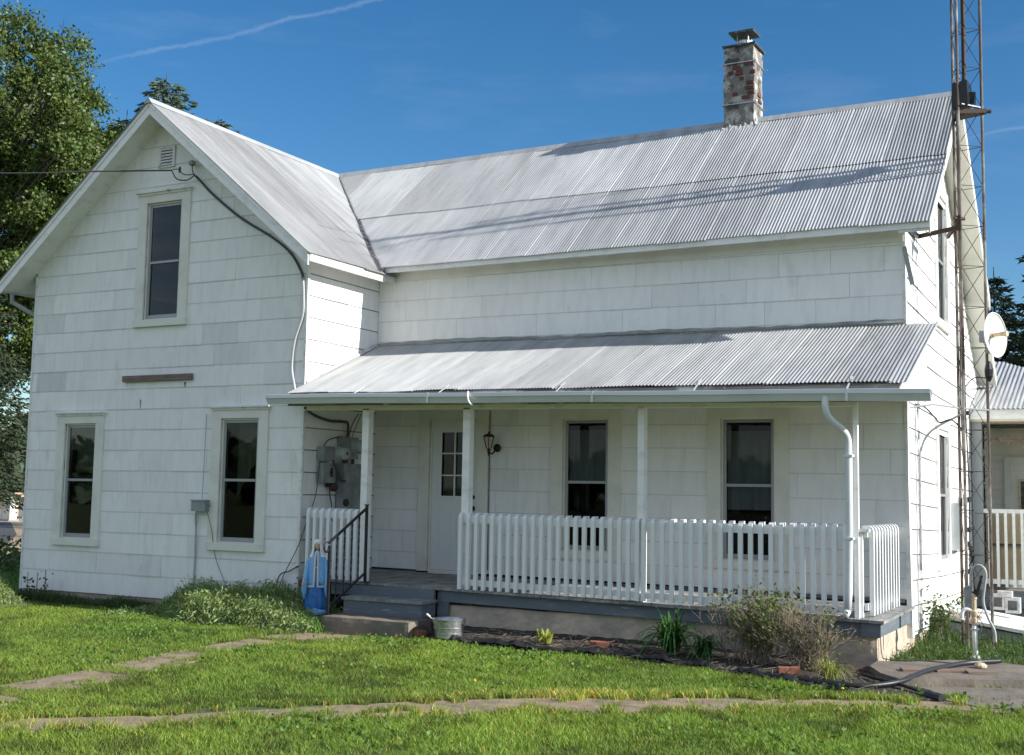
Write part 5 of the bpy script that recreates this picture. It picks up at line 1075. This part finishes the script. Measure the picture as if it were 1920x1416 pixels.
pts = [(-17.0, 14, 7.6, .9), (-16.2, 14, 6.6, .8), (-17.6, 14, 6.2, .9), (-15.9, 14, 8.8, .8), (-18.7, 14, 16.4, .9), (-18.3, 14, 14.6, 1.0), (-18.5, 14, 13.2, 1.0), (-17.3, 14, 13.9, .55), (-16.3, 14, 14.0, .7), (-15.9, 14, 14.6, .35), (-15.0, 14, 14.6, .5), (-14.75, 14, 15.2, .35), (-14.8, 14, 13.8, .65), (-14.2, 14, 13.2, .55), (-13.95, 14, 12.4, .5), (-15.6, 14, 12.9, .9), (-17.3, 14, 12.9, .9), (-16.3, 14, 12.0, .9), (-14.9, 14, 12.0, .8), (-14.2, 14, 11.3, .7), (-17.7, 14, 11.5, 1.0), (-15.2, 14, 10.6, .9), (-16.6, 14, 10.5, 1.0), (-18.1, 14, 9.8, 1.0), (-15.8, 14, 9.5, 1.0), (-17.0, 14, 9.0, 1.0), (-18.0, 14, 8.3, .9), (-16.5, 14, 8.2, .9), (-17.5, 14, 7.3, .7), (-14.3, 14, 9.3, .8), (-13.6, 14, 10.2, .6)]
for p in pts: cl.append((p[0] - 1.05 + rr.uniform(-.15, .15), p[1] + rr.uniform(-.8, .8), p[2] - .9, p[3] * .88)); cl.append((p[0] - 1.9 + rr.uniform(-.3, .3), p[1] + 1.5 + rr.uniform(-.5, .9), p[2] - 1.2, p[3] * .95))
for i in range(46):                              # the rest of the crown, around and beyond the frame
    a = rr.uniform(0, 6.28); z = rr.uniform(6.5, 17.5); R0 = 4.6 * math.sin(math.pi * min(1, max(.1, (z - 4) / 16))) ** .6; cx = -19.8 + R0 * math.cos(a) * .9; cy = 14.6 + R0 * math.sin(a)
    if cx > -18.2: cx = -18.9 - rr.random() * 2
    cl.append((cx, cy, z, rr.uniform(.8, 1.2)))
leafy_tree('maple_tree', -20.2, 14.6, 15, .34, cl, 'tall sunlit leafy tree filling the upper left corner behind the house', 'tree', .135, 'maple', 21)
def spruce(name, x, y, h, rad, label, seed, mname='conifer', gaps=.25, base_z=.6, group=None, dens=1.0, card=.17, droop=.35, pw=.85):
    rg = np.random.default_rng(seed); rr = random.Random(seed); T = thing(name, (x, y, Z), label, 'spruce tree' , group)
    b = MB(); b.tube([(x, y, Z - .2), (x, y, Z + h * .5), (x, y, Z + h)], [h * .018, h * .011, .012], 8); b.build('trunk', M['bark'], T)
    b = MB(); Cs = []; Ds = []; z = Z + base_z
    while z < Z + h * .985:
        t = (z - Z) / h; R0 = rad * (1 - t) ** pw + .06; k = max(4, int((6 + 6 * (1 - t)) * dens))
        for i in range(k):
            if rr.random() < gaps * .5: continue
            a = 2 * math.pi * (i + rr.random()) / k; L_ = R0 * rr.uniform(.65, 1.15); e = Vector((math.cos(a), math.sin(a), 0))
            P = []; 
            for s in np.linspace(0, 1, 6): P.append(Vector((x, y, z)) + e * L_ * s + Vector((0, 0, (-droop * L_ * s * s * (1 - .9 * t) * 1.1 + .14 * L_ * s * (t + .1) + .12 * L_ * max(0, s - .7)))))
            b.tube(P, [.02 + .012 * L_, .018, .014, .011, .008, .004], 4, cap=False)
            m = int(38 * L_ * dens) + 12; ss = rg.uniform(.12, 1.02, m); idx = np.clip(ss * 5, 0, 4.999); i0 = idx.astype(int); fr = (idx - i0)[:, None]
            PP = np.array([list(p) for p in P]); c = PP[i0] * (1 - fr) + PP[np.minimum(i0 + 1, 5)] * fr; side = np.array([-math.sin(a), math.cos(a), 0.0]); w = rg.normal(size=m) * .22 * L_ * (1.05 - ss) ** .5
            c = c + side * w[:, None]; c[:, 2] -= np.abs(w) * .35 + rg.uniform(0, .12, m)
            d = np.array([math.cos(a), math.sin(a), -.35]) * .8 + side * np.sign(w)[:, None] * .6; Cs.append(c); Ds.append(d)
        z += h * .021 * rr.uniform(.8, 1.3) + .05
    b.build('branches', M['bark'], T); Cs = np.concatenate(Cs); Ds = np.concatenate(Ds); V, F = cards(Cs, card, rg, asp=.33, droop=.1, dirs=Ds)
    fastmesh('needles', V, F, M[mname], T, tone=tones(len(Cs), rg, 4, (1, 1, 1), .25, .1)); return T
spruce('spruce_tree', -17.3, 12.4, 9.0, 3.3, 'dark drooping spruce with sky showing through low behind the left wall', 31, gaps=.8, dens=1.15, card=.19, droop=.25, base_z=1.4)
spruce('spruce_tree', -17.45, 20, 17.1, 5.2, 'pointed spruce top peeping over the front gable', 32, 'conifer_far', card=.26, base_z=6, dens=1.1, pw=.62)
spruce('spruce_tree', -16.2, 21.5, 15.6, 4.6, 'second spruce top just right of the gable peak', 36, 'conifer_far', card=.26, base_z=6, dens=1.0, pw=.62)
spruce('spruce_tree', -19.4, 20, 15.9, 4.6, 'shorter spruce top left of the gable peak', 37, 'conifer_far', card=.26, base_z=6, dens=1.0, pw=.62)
spruce('spruce_tree', 10.65, 25, 8.5, 3.4, 'thin pointed spruce rising beside the end of the roof at right', 33, group=None, card=.2)
spruce('spruce_tree', 13.0, 26, 13.0, 4.2, 'large dark spruce at the right edge behind the dish', 34, card=.22)
spruce('spruce_tree', 11.9, 24, 7.2, 2.6, 'low spruce filling the gap below the dish', 35, card=.2)
# far tree line, hedge, stones on the left
def treeline(name, pts, hgt_, n, seed, m, label, leaf=.5, cat='trees'):
    rg = np.random.default_rng(seed); pts = np.array(pts, float); t = rg.uniform(0, len(pts) - 1.001, n); i = t.astype(int); f = (t - i)[:, None]; c = pts[i] * (1 - f) + pts[i + 1] * f
    hh = hgt_ * (.55 + .3 * np.sin(t * 5.1) + .2 * np.sin(t * 13.7 + 1)); z = Z + hh * rg.uniform(0, 1, n) ** .7; C_ = np.stack([c[:, 0] + rg.normal(size=n) * 1.2, c[:, 1] + rg.normal(size=n) * 1.2, z], 1)
    V, F = cards(C_, leaf, rg, asp=.8); o = fastmesh(name, V, F, M[m], None, tone=tones(n, rg, 4, (1, 1, 1), .25, .1)); stuff(o, label); o['category'] = cat; return o
treeline('distant_trees', [(-110, 40), (-100, 70), (-85, 95), (-60, 120), (-20, 140), (30, 150), (80, 140), (160, 90), (170, -40), (90, -110), (10, -120), (-70, -90), (-120, -20), (-110, 40)], 9, 46000, 41, 'conifer_far', 'far low line of trees across the fields', 1.9)  # stretch behind the camera is unseen, added to darken the window reflections
treeline('hedge', [(-9.5, 4.6), (-7.0, 4.6), (-4.5, 3.9), (-3.0, 3.4)], .55, 3600, 42, 'maple', 'low scrubby hedge left of the house', .09, 'hedge')
sheet('gravel_road', [(-60, 30), (-24, 8), (-10, 2), (-6, 6), (-13, 12), (-19, 17), (-29, 26.5), (-62, 56)], Z + .012, M['gravel'])
sheet('asphalt_drive', [(-34, 12), (-12, 3), (-7.6, 5.4), (-11.8, 9.3), (-18.4, 15.2), (-30, 24.5)][:6], Z + .018, M['asphalt'])
def stone(x, y, w, d, h, m, label, top='peak', rz=.6, base=True):
    T = thing('headstone', (x, y, Z), label, 'headstone', 'headstones in the graveyard beyond the road')
    b = MB(); hh = h * (.86 if top == 'peak' else .9)
    b.box((x - w / 2, y - d / 2, Z), (x + w / 2, y + d / 2, Z + hh))
    if top == 'peak': b.add([(x - w / 2, y - d / 2, Z + hh), (x + w / 2, y - d / 2, Z + hh), (x + w / 2, y + d / 2, Z + hh), (x - w / 2, y + d / 2, Z + hh), (x, y, Z + h)], [(0, 1, 4), (1, 2, 4), (2, 3, 4), (3, 0, 4)])
    else: b.box((x - w * .55, y - d * .6, Z + hh), (x + w * .55, y + d * .6, Z + h))
    s = b.build('stone', M[m], T); b = MB(); b.box((x - w * .65, y - d * .75, Z - .05), (x + w * .65, y + d * .75, Z + .10)); b.build('plinth', M['stonegrey'], T)
    return T
stone(-31.05, 25.3, .42, .38, 1.12, 'stonewhite', 'bright white obelisk shaped headstone at the left edge')
stone(-36.75, 30.0, .78, .5, 1.25, 'stonetan', 'wide tan granite monument with a cap behind the white stone', 'cap')
stone(-37.9, 31.5, .70, .5, 1.25, 'stonetan', 'second tan capped monument nearer the house wall', 'cap')
stone(-31.75, 25.7, .5, .3, .62, 'stonewhite', 'low pale headstone cut by the left edge', 'cap')
stone(-34.6, 29.0, .34, .3, .95, 'stonewhite', 'white rounded headstone partly hidden by the house corner', 'cap')
# ---- grass
def inpoly(x, y, P):
    P = np.array(P); r = np.zeros(len(x), bool); j = len(P) - 1
    for i in range(len(P)):
        c = ((P[i, 1] > y) != (P[j, 1] > y)) & (x < (P[j, 0] - P[i, 0]) * (y - P[i, 1]) / (P[j, 1] - P[i, 1] + 1e-12) + P[i, 0]); r ^= c; j = i
    return r
def vnoise(x, y, s, seed):
    rg = np.random.default_rng(seed); g = rg.random((64, 64)); u = x / s; v = y / s; i = np.floor(u).astype(int); j = np.floor(v).astype(int); fu = u - i; fv = v - j; fu = fu * fu * (3 - 2 * fu); fv = fv * fv * (3 - 2 * fv)
    G = lambda a, b_: g[a % 64, b_ % 64]; return (G(i, j) * (1 - fu) + G(i + 1, j) * fu) * (1 - fv) + (G(i, j + 1) * (1 - fu) + G(i + 1, j + 1) * fu) * fv
def blades(x, y, z, h, w, rg, lean=.5, tone=None):
    n = len(x); a = rg.uniform(0, 2 * np.pi, n); la = rg.uniform(0, 2 * np.pi, n); lx = np.cos(la) * h * lean * rg.uniform(.2, 1.3, n); ly = np.sin(la) * h * lean * rg.uniform(.2, 1.3, n); dx = np.cos(a) * w / 2; dy = np.sin(a) * w / 2
    p = np.stack([x, y, z], 1); V = np.stack([p + np.stack([-dx, -dy, 0 * h], 1), p + np.stack([dx, dy, 0 * h], 1), p + np.stack([lx * .35 + dx * .8, ly * .35 + dy * .8, h * .58], 1), p + np.stack([lx * .35 - dx * .8, ly * .35 - dy * .8, h * .58], 1), p + np.stack([lx, ly, h * .95], 1)], 1).reshape(-1, 3)
    b = np.arange(n)[:, None] * 5; F = np.concatenate([b + [0, 1, 2], b + [0, 2, 3], b + [3, 2, 4]], 0); return V, F
def lawn(seed, N, box, keep):
    rg = np.random.default_rng(seed); x = rg.uniform(box[0], box[1], N); y = rg.uniform(box[2], box[3], N); m = keep(x, y, rg); return x[m], y[m], rg
def keep(x, y, rg):
    d = np.hypot(x - CAM[0], y - CAM[1]); az = np.arctan2((x - CAM[0]) * cR.x + (y - CAM[1]) * cR.y, (x - CAM[0]) * cF.x + (y - CAM[1]) * cF.y)
    m = (np.abs(az) < .56) & (d > 4.6); m &= rg.random(len(x)) < np.clip((9.5 / d) ** 1.15, .05, 1)
    e = (vnoise(x, y, .11, 3) - .5) * .30; ex = (vnoise(x, y, .5, 4) - .5) * .35
    gapA = ((np.abs(y + 4.3) < .16) | (np.abs(y + 2.85) < .15) | (np.abs(y + 5.6) < .14) | (np.abs(y + 1.75) < .08))
    ov = (rg.random(len(x)) < .6) & inpoly(x, y, [(5, -8), (8, -8), (8, 0), (5, 0)]) & (rg.random(len(x)) < np.clip((vnoise(x, y, .19, 30) - .62) * 1.6, 0, .4)); ins = (inpoly(x + e * 1.2 + ex * .3, y + e, PA) & ~gapA & ~ov) | (inpoly(x + e + ex * .4, y - e - ex, PB) & ~ov) | inpoly(x + e * .3, y + e * .5, BED) | inpoly(x + e * .4, y, SLAB) | inpoly(x, y + e * .4, LOW)
    m &= ~ins | (rg.random(len(x)) < .012); m &= ~((x > 0) & (x < W1) & (y > -.02)) & ~((x > W1) & (x < 12.2) & (y > -.03)) & ~((x > 6.05) & (x < 7.32) & (y > -.93)); return m
x, y, rg = lawn(51, 1500000, (-6, 16.5, -9.5, 0.3), keep)
d = np.hypot(x - CAM[0], y - CAM[1]); n1_ = vnoise(x, y, 1.3, 7); n2_ = vnoise(x, y, .35, 8); n3_ = vnoise(x, y, .12, 9)
h = (.022 + .016 * n1_ + .018 * n2_ + .014 * n3_) * rg.uniform(.6, 1.3, len(x)); w = .0044 * (1 + .09 * d / 2) * rg.uniform(.7, 1.3, len(x))
edge = inpoly(x + .1, y + .28, PB) | inpoly(x - .05, y - .2, PB); h = np.where(edge, h * 1.35, h)
V, F = blades(x, y, Z + hgt(x, y) + 0, h, w, rg, .75)
g = rg.normal(1, .20, len(x)) * (.50 + .42 * n1_ + .38 * n2_ + .30 * n3_ ** 2) * np.where(vnoise(x, y, .6, 19) * vnoise(x, y, .23, 20) > .42, .62, 1); yel = np.clip((vnoise(x, y, 2.1, 12) - .35) * 1.2, 0, 1) * .40 + .22 * rg.random(len(x)); dry = rg.random(len(x)) < np.where(edge, .12, .014) + .45 * np.clip(1 - np.abs((y + 3.25) - .62 * (x - 10.4)) / .32, 0, 1) * np.clip(1.2 - np.abs(x - 10.4) / 1.2, 0, 1) * vnoise(x, y, .25, 33)
c = np.stack([g * (.82 + .62 * yel), g * (.95 + .2 * yel), g * (.9 + .1 * yel), np.ones(len(x))], 1); c[dry] = np.stack([g[dry] * 3.0, g[dry] * 1.5, g[dry] * 3.2, np.ones(dry.sum())], 1)
o = fastmesh('lawn_grass', V, F, M['grass'], tone=np.repeat(c, 5, 0)); stuff(o, 'short green lawn in front of the house'); o['category'] = 'grass'
print('blades', len(x))
# broad leaf patches (clover, plantain) in the lawn
rg = np.random.default_rng(61); Cs = []
for (px1, py1, r, k) in ((9.0, -1.55, .55, 500), (4.6, -2.2, .5, 420), (6.4, -2.75, .3, 260), (11.9, -2.05, .35, 350), (12.9, -2.6, .3, 200), (9.6, -5.5, .4, 260), (8.9, -2.7, .8, 260), (5.6, -3.9, .6, 220), (12.3, -4.1, .5, 200), (3.2, -1.1, .6, 300), (13.4, -1.95, .25, 240), (7.2, -1.25, .4, 240)):
    Cs.append(np.stack([px1 + rg.normal(size=k) * r, py1 + rg.normal(size=k) * r * .6, Z + rg.uniform(.03, .075, k)], 1))
Cs = np.concatenate(Cs); m = ~inpoly(Cs[:, 0], Cs[:, 1], PA) & ~inpoly(Cs[:, 0], Cs[:, 1], PB); Cs = Cs[m]
V, F = cards(Cs, .032, rg, up_bias=.0, asp=.9, droop=-.1); o = fastmesh('clover', V, F, M['grass'], tone=tones(len(Cs), rg, 4, (.55, .75, .8), .2)); stuff(o, 'clover patches scattered through the lawn'); o['category'] = 'clover'
# dandelions
for i, (x_, y_, lb) in enumerate(((12.3, -1.98, 'yellow dandelion by the path edge below the porch corner'), (9.55, -3.35, 'yellow dandelion in the lawn just above the long path'))):
    T = thing('dandelion', (x_, y_, Z), lb, 'flower', 'dandelions in the lawn'); b = MB(); b.lathe((x_, y_, Z + .07), [(.003, 0), (.013, .004), (.014, .010), (.006, .014)], 10); b.build('flower_head', mat('dandelion_yellow', (.75, .55, .03), .6), T); b = MB(); b.tube([(x_, y_, Z), (x_, y_, Z + .07)], .0025, 4); b.build('stem', M['weed'], T)
# tall weeds along the foundation
def weeds(name, n, xs_, ys_, hmax, seed, label, prof=None, wid=.011, m='weed', lean=.45, base=(1, 1, 1), heads=0, card_=.036):
    rg = np.random.default_rng(seed); x = rg.uniform(*xs_, n); y = rg.uniform(*ys_, n); hh = hmax(x, y) * rg.uniform(.45, 1.05, n); ok = hh > .03; x, y, hh = x[ok], y[ok], hh[ok]
    V, F = blades(x, y, np.full(len(x), Z), hh, wid * rg.uniform(.6, 1.3, len(x)), rg, lean); T_ = tones(len(x), rg, 5, base, .2, .12)
    if heads:                                    # drooping pale seed heads / leaflets up the stems
        k = int(len(x) * heads); i = rg.integers(0, len(x), k); s = rg.uniform(.45, 1.0, k); C_ = np.stack([x[i] + rg.normal(size=k) * .03, y[i] + rg.normal(size=k) * .03, Z + hh[i] * s], 1)
        V2, F2 = cards(C_, card_, rg, asp=.26, droop=1.1); F = np.concatenate([F, F2 + len(V)]); V = np.concatenate([V, V2]); T_ = np.concatenate([T_, tones(k, rg, 4, (base[0] * 1.1, base[1] * 1.1, base[2] * 1.2), .28, .12)])
    o = fastmesh(name, V, F, M[m], tone=T_); stuff(o, label); o['category'] = 'weeds'; return o
bump_ = lambda x, c, w: np.exp(-((x - c) / w) ** 2)
weeds('tall_weeds', 15000, (2.5, 6.0), (-1.12, -.05), lambda x, y: (.50 * np.clip((x - 2.85 + 1.0 * (y + .1)) / .5, 0, 1) * np.clip((y + 1.12) / .16, 0, 1) ** .6 * (1 - .35 * bump_(x, 5.9, .3)) * (1 - .35 * np.clip((x - 5.1) / .7, 0, 1)) + .10 * bump_(x, 2.9, .25)) * (.52 + .45 * vnoise(x, y, .3, 5) + .35 * vnoise(x, y, .09, 55)) * np.clip(1.1 - (-.05 - y) * .42, .3, 1), 71, 'tall pale seeding weeds against the front wall left of the statue', heads=3.2, card_=.062, lean=.42)
weeds('weed_clump', 2400, (-.1, 1.2), (-1.2, -.6), lambda x, y: .46 * bump_(x, .45, .42) * bump_(y, -.9, .3) * (.7 + .5 * vnoise(x, y, .3, 6)), 72, 'pale green weed clump at the left corner of the house', heads=2.4, card_=.06, lean=.3)
weeds('low_weeds', 2600, (.2, 2.7), (-.40, -.03), lambda x, y: .10 + .12 * vnoise(x, y, .25, 13) * (x > -1), 73, 'low dark weeds along the base of the gabled front wall', m='shrubleaf', heads=1.2, base=(.55, .7, .6))
weeds('yard_weeds', 6500, (12.25, 17), (-.1, 2.95), lambda x, y: ~inpoly(x, y, SLAB) * (.06 + .12 * vnoise(x, y, .35, 14)) + .16 * bump_(x, 12.35, .2) * bump_(y, 2.3, .5), 74, 'green weeds around the foot of the tower and pump', heads=1.6, base=(.30, .42, .26), card_=.045)
weeds('step_weeds', 500, (5.75, 6.15), (-1.0, -.15), lambda x, y: .16 + .1 * vnoise(x, y, .2, 15), 75, 'leafy green weeds at the left end of the concrete step', heads=1.2, base=(.6, .95, .5))
weeds('left_verge', 5000, (-9, -.1), (-1.5, 3.2), lambda x, y: .08 + .12 * vnoise(x, y, .7, 16), 76, 'rough grass verge left of the house', wid=.02, heads=.6, base=(.7, .9, .6))
weeds('slab_weeds', 700, (12.95, 13.35), (-1.75, -1.35), lambda x, y: .10 * bump_(x, 13.13, .14) * bump_(y, -1.55, .13) * (.6 + .8 * vnoise(x, y, .1, 17)), 77, 'small tuft of grass growing on the low slab', heads=.5, base=(.6, .85, .5), m='grass')
# individual stalks standing in front of the left wall
b = MB()
# ---- planted things in the bed
def arching(name, x, y, n, L_, wid, m, label, seed, spread=.8, base=(1, 1, 1), cat='plant', droopy=1.0):
    rg = random.Random(seed); V = []; F = []; T_ = []; Z = float(bedz(x, y)) - .02 if y < 0 else globals()['Z']
    for i in range(n):
        a = rg.uniform(0, 6.28); l = L_ * rg.uniform(.6, 1.1); e = (math.cos(a), math.sin(a)); sp = spread * rg.uniform(.3, 1.1); tn = rg.gauss(1, .18); w0 = wid * rg.uniform(.7, 1.2); bx, by = x + rg.uniform(-.06, .06), y + rg.uniform(-.05, .05)
        for k in range(8):
            s = k / 7; r = l * sp * (s ** 1.3) * .75; z = l * (s * 1.05 - droopy * sp * .85 * s ** 2.6); w = w0 * math.sin(math.pi * min(.97, s * .85 + .12)) ** .7; w = w if k < 7 else w * .15
            V += [(bx + e[0] * r - e[1] * w / 2, by + e[1] * r + e[0] * w / 2, Z + .02 + max(z, .01)), (bx + e[0] * r, by + e[1] * r, Z + .02 + max(z, .01) - w * .22), (bx + e[0] * r + e[1] * w / 2, by + e[1] * r - e[0] * w / 2, Z + .02 + max(z, .01))]; T_ += [(base[0] * tn, base[1] * tn, base[2] * tn, 1)] * 3
        b0 = len(V) - 24
        for k in range(7):
            q = b0 + 3 * k; F += [(q, q + 1, q + 4, q + 3), (q + 1, q + 2, q + 5, q + 4)]
    return tag(put(name, V, F, M[m], smooth=True, tone=T_), label, cat)
arching('daylily_clump', 10.25, -.52, 110, .66, .026, 'lily', 'dark green arching strap leaved clump in the middle of the porch bed', 81, 1.05, droopy=1.25)
arching('daylily_clump', 10.62, -.62, 60, .42, .022, 'lily', 'smaller low strap leaved clump right of the big arching clump', 82, 1.1, droopy=1.2)
arching('hosta', 8.84, -.60, 22, .20, .045, 'hosta', 'small yellow green broad leaved plant alone in the left bed', 83, .9)
arching('grass_tuft', 12.0, -1.15, 110, .34, .007, 'hosta', 'yellowing grass tuft flopping beside the dry shrub', 84, 1.2, base=(.75, .75, .9))
arching('grass_tuft', 13.42, 1.7, 26, .42, .010, 'lily', 'thin dark grass tuft right of the pump', 85, .35)
def twiggy(name, x, y, n, L_, label, seed, leaves, spread=.6, leafc=(1, 1, 1), hw=.5):
    rg = random.Random(seed); ng = np.random.default_rng(seed); Zb_ = float(bedz(x, y)) if y < 0 else Z; T = thing(name, (x, y, Zb_), label, 'shrub'); b = MB(); Cs = []
    for i in range(n):
        a = rg.uniform(0, 6.28); sp = spread * rg.random() ** .6; l = L_ * rg.uniform(.6, 1.1); p = Vector((x + rg.uniform(-.12, .12), y + rg.uniform(-.08, .08), Z)); d = Vector((math.cos(a) * sp, math.sin(a) * sp * .7, 1)).normalized(); P = [p.copy()]
        for k in range(5):
            p = p + d * l / 5; d = (d + Vector((rg.uniform(-.22, .22), rg.uniform(-.22, .22), rg.uniform(-.18, .05)))).normalized(); P.append(p.copy())
            if k > 0:
                for _ in range(2):
                    e = (d + Vector((rg.uniform(-.9, .9), rg.uniform(-.9, .9), rg.uniform(-.2, .5)))).normalized(); q = p + e * l * rg.uniform(.08, .22); b.tube([p, q], [.0022, .0012], 3, cap=False)
                    for _ in range(2): b.tube([q, q + (e + Vector((rg.uniform(-.8, .8), rg.uniform(-.8, .8), rg.uniform(-.3, .6)))).normalized() * .05], [.0014, .0010], 3, cap=False)
                    if rg.random() < leaves: Cs += [list(q + Vector((rg.gauss(0, .035), rg.gauss(0, .035), rg.gauss(0, .03)))) for _ in range(5)]
        b.tube(P, [.005, .0042, .0035, .003, .0025, .0018], 4, cap=False)
    b.build('twigs', M['twig'], T)
    if Cs: V, F = cards(np.array(Cs), .045, ng, asp=.5); fastmesh('leaves', V, F, M['shrubleaf'], T, tone=tones(len(Cs), ng, 4, leafc, .25, .15))
    return T
twiggy('dry_shrub', 11.20, -.60, 78, .66, 'grey twiggy half dead shrub with green leaves in front of the porch rail', 91, .62, .60, (1.1, 1.2, .9))
twiggy('dry_shrub', 11.68, -.68, 90, .56, 'bare brown tangled shrub beside the leafy one near the deck corner', 92, .12, .75)
twiggy('dry_shrub', 10.95, -.60, 26, .72, 'thin bare twigs leaning left out of the leafy shrub', 93, .05, .9)
twiggy('young_shrub', 12.42, 2.35, 14, .55, 'leafy young shrub growing at the foot of the end wall', 94, 1.0, .45, (.8, 1.2, .6))
arching('seedling', 8.75, -.55, 5, .24, .006, 'weed', 'few pale stalks rising above the yellow green plant', 95, .2)
for i, (x_, hh, lb) in enumerate(((.62, .30, 'leafless dark stake like stalk standing by the left window'), (.78, .34, 'small round leaved weed stalk in front of the left wall'), (.42, .30, 'leafy dark weed stalk nearest the left house corner'))):
    rg2 = np.random.default_rng(200 + i); C_ = np.stack([x_ + rg2.normal(size=26) * .05, -.25 + rg2.normal(size=26) * .03, Z + rg2.uniform(.2, 1, 26) * (hh + .1)], 1); T = thing('weed_stalk', (x_, -.25, Z), lb, 'weed', 'weed stalks by the left wall')
    b = MB(); b.tube([(x_, -.25, Z), (x_ + .02, -.26, Z + hh + .12)], [.008, .004], 5); b.build('stem', M['bark'], T)
    if i: V, F = cards(C_, .05, rg2, asp=.8); fastmesh('leaves', V, F, M['shrubleaf'], T, tone=tones(26, rg2, 4, (.5, .7, .6), .2))
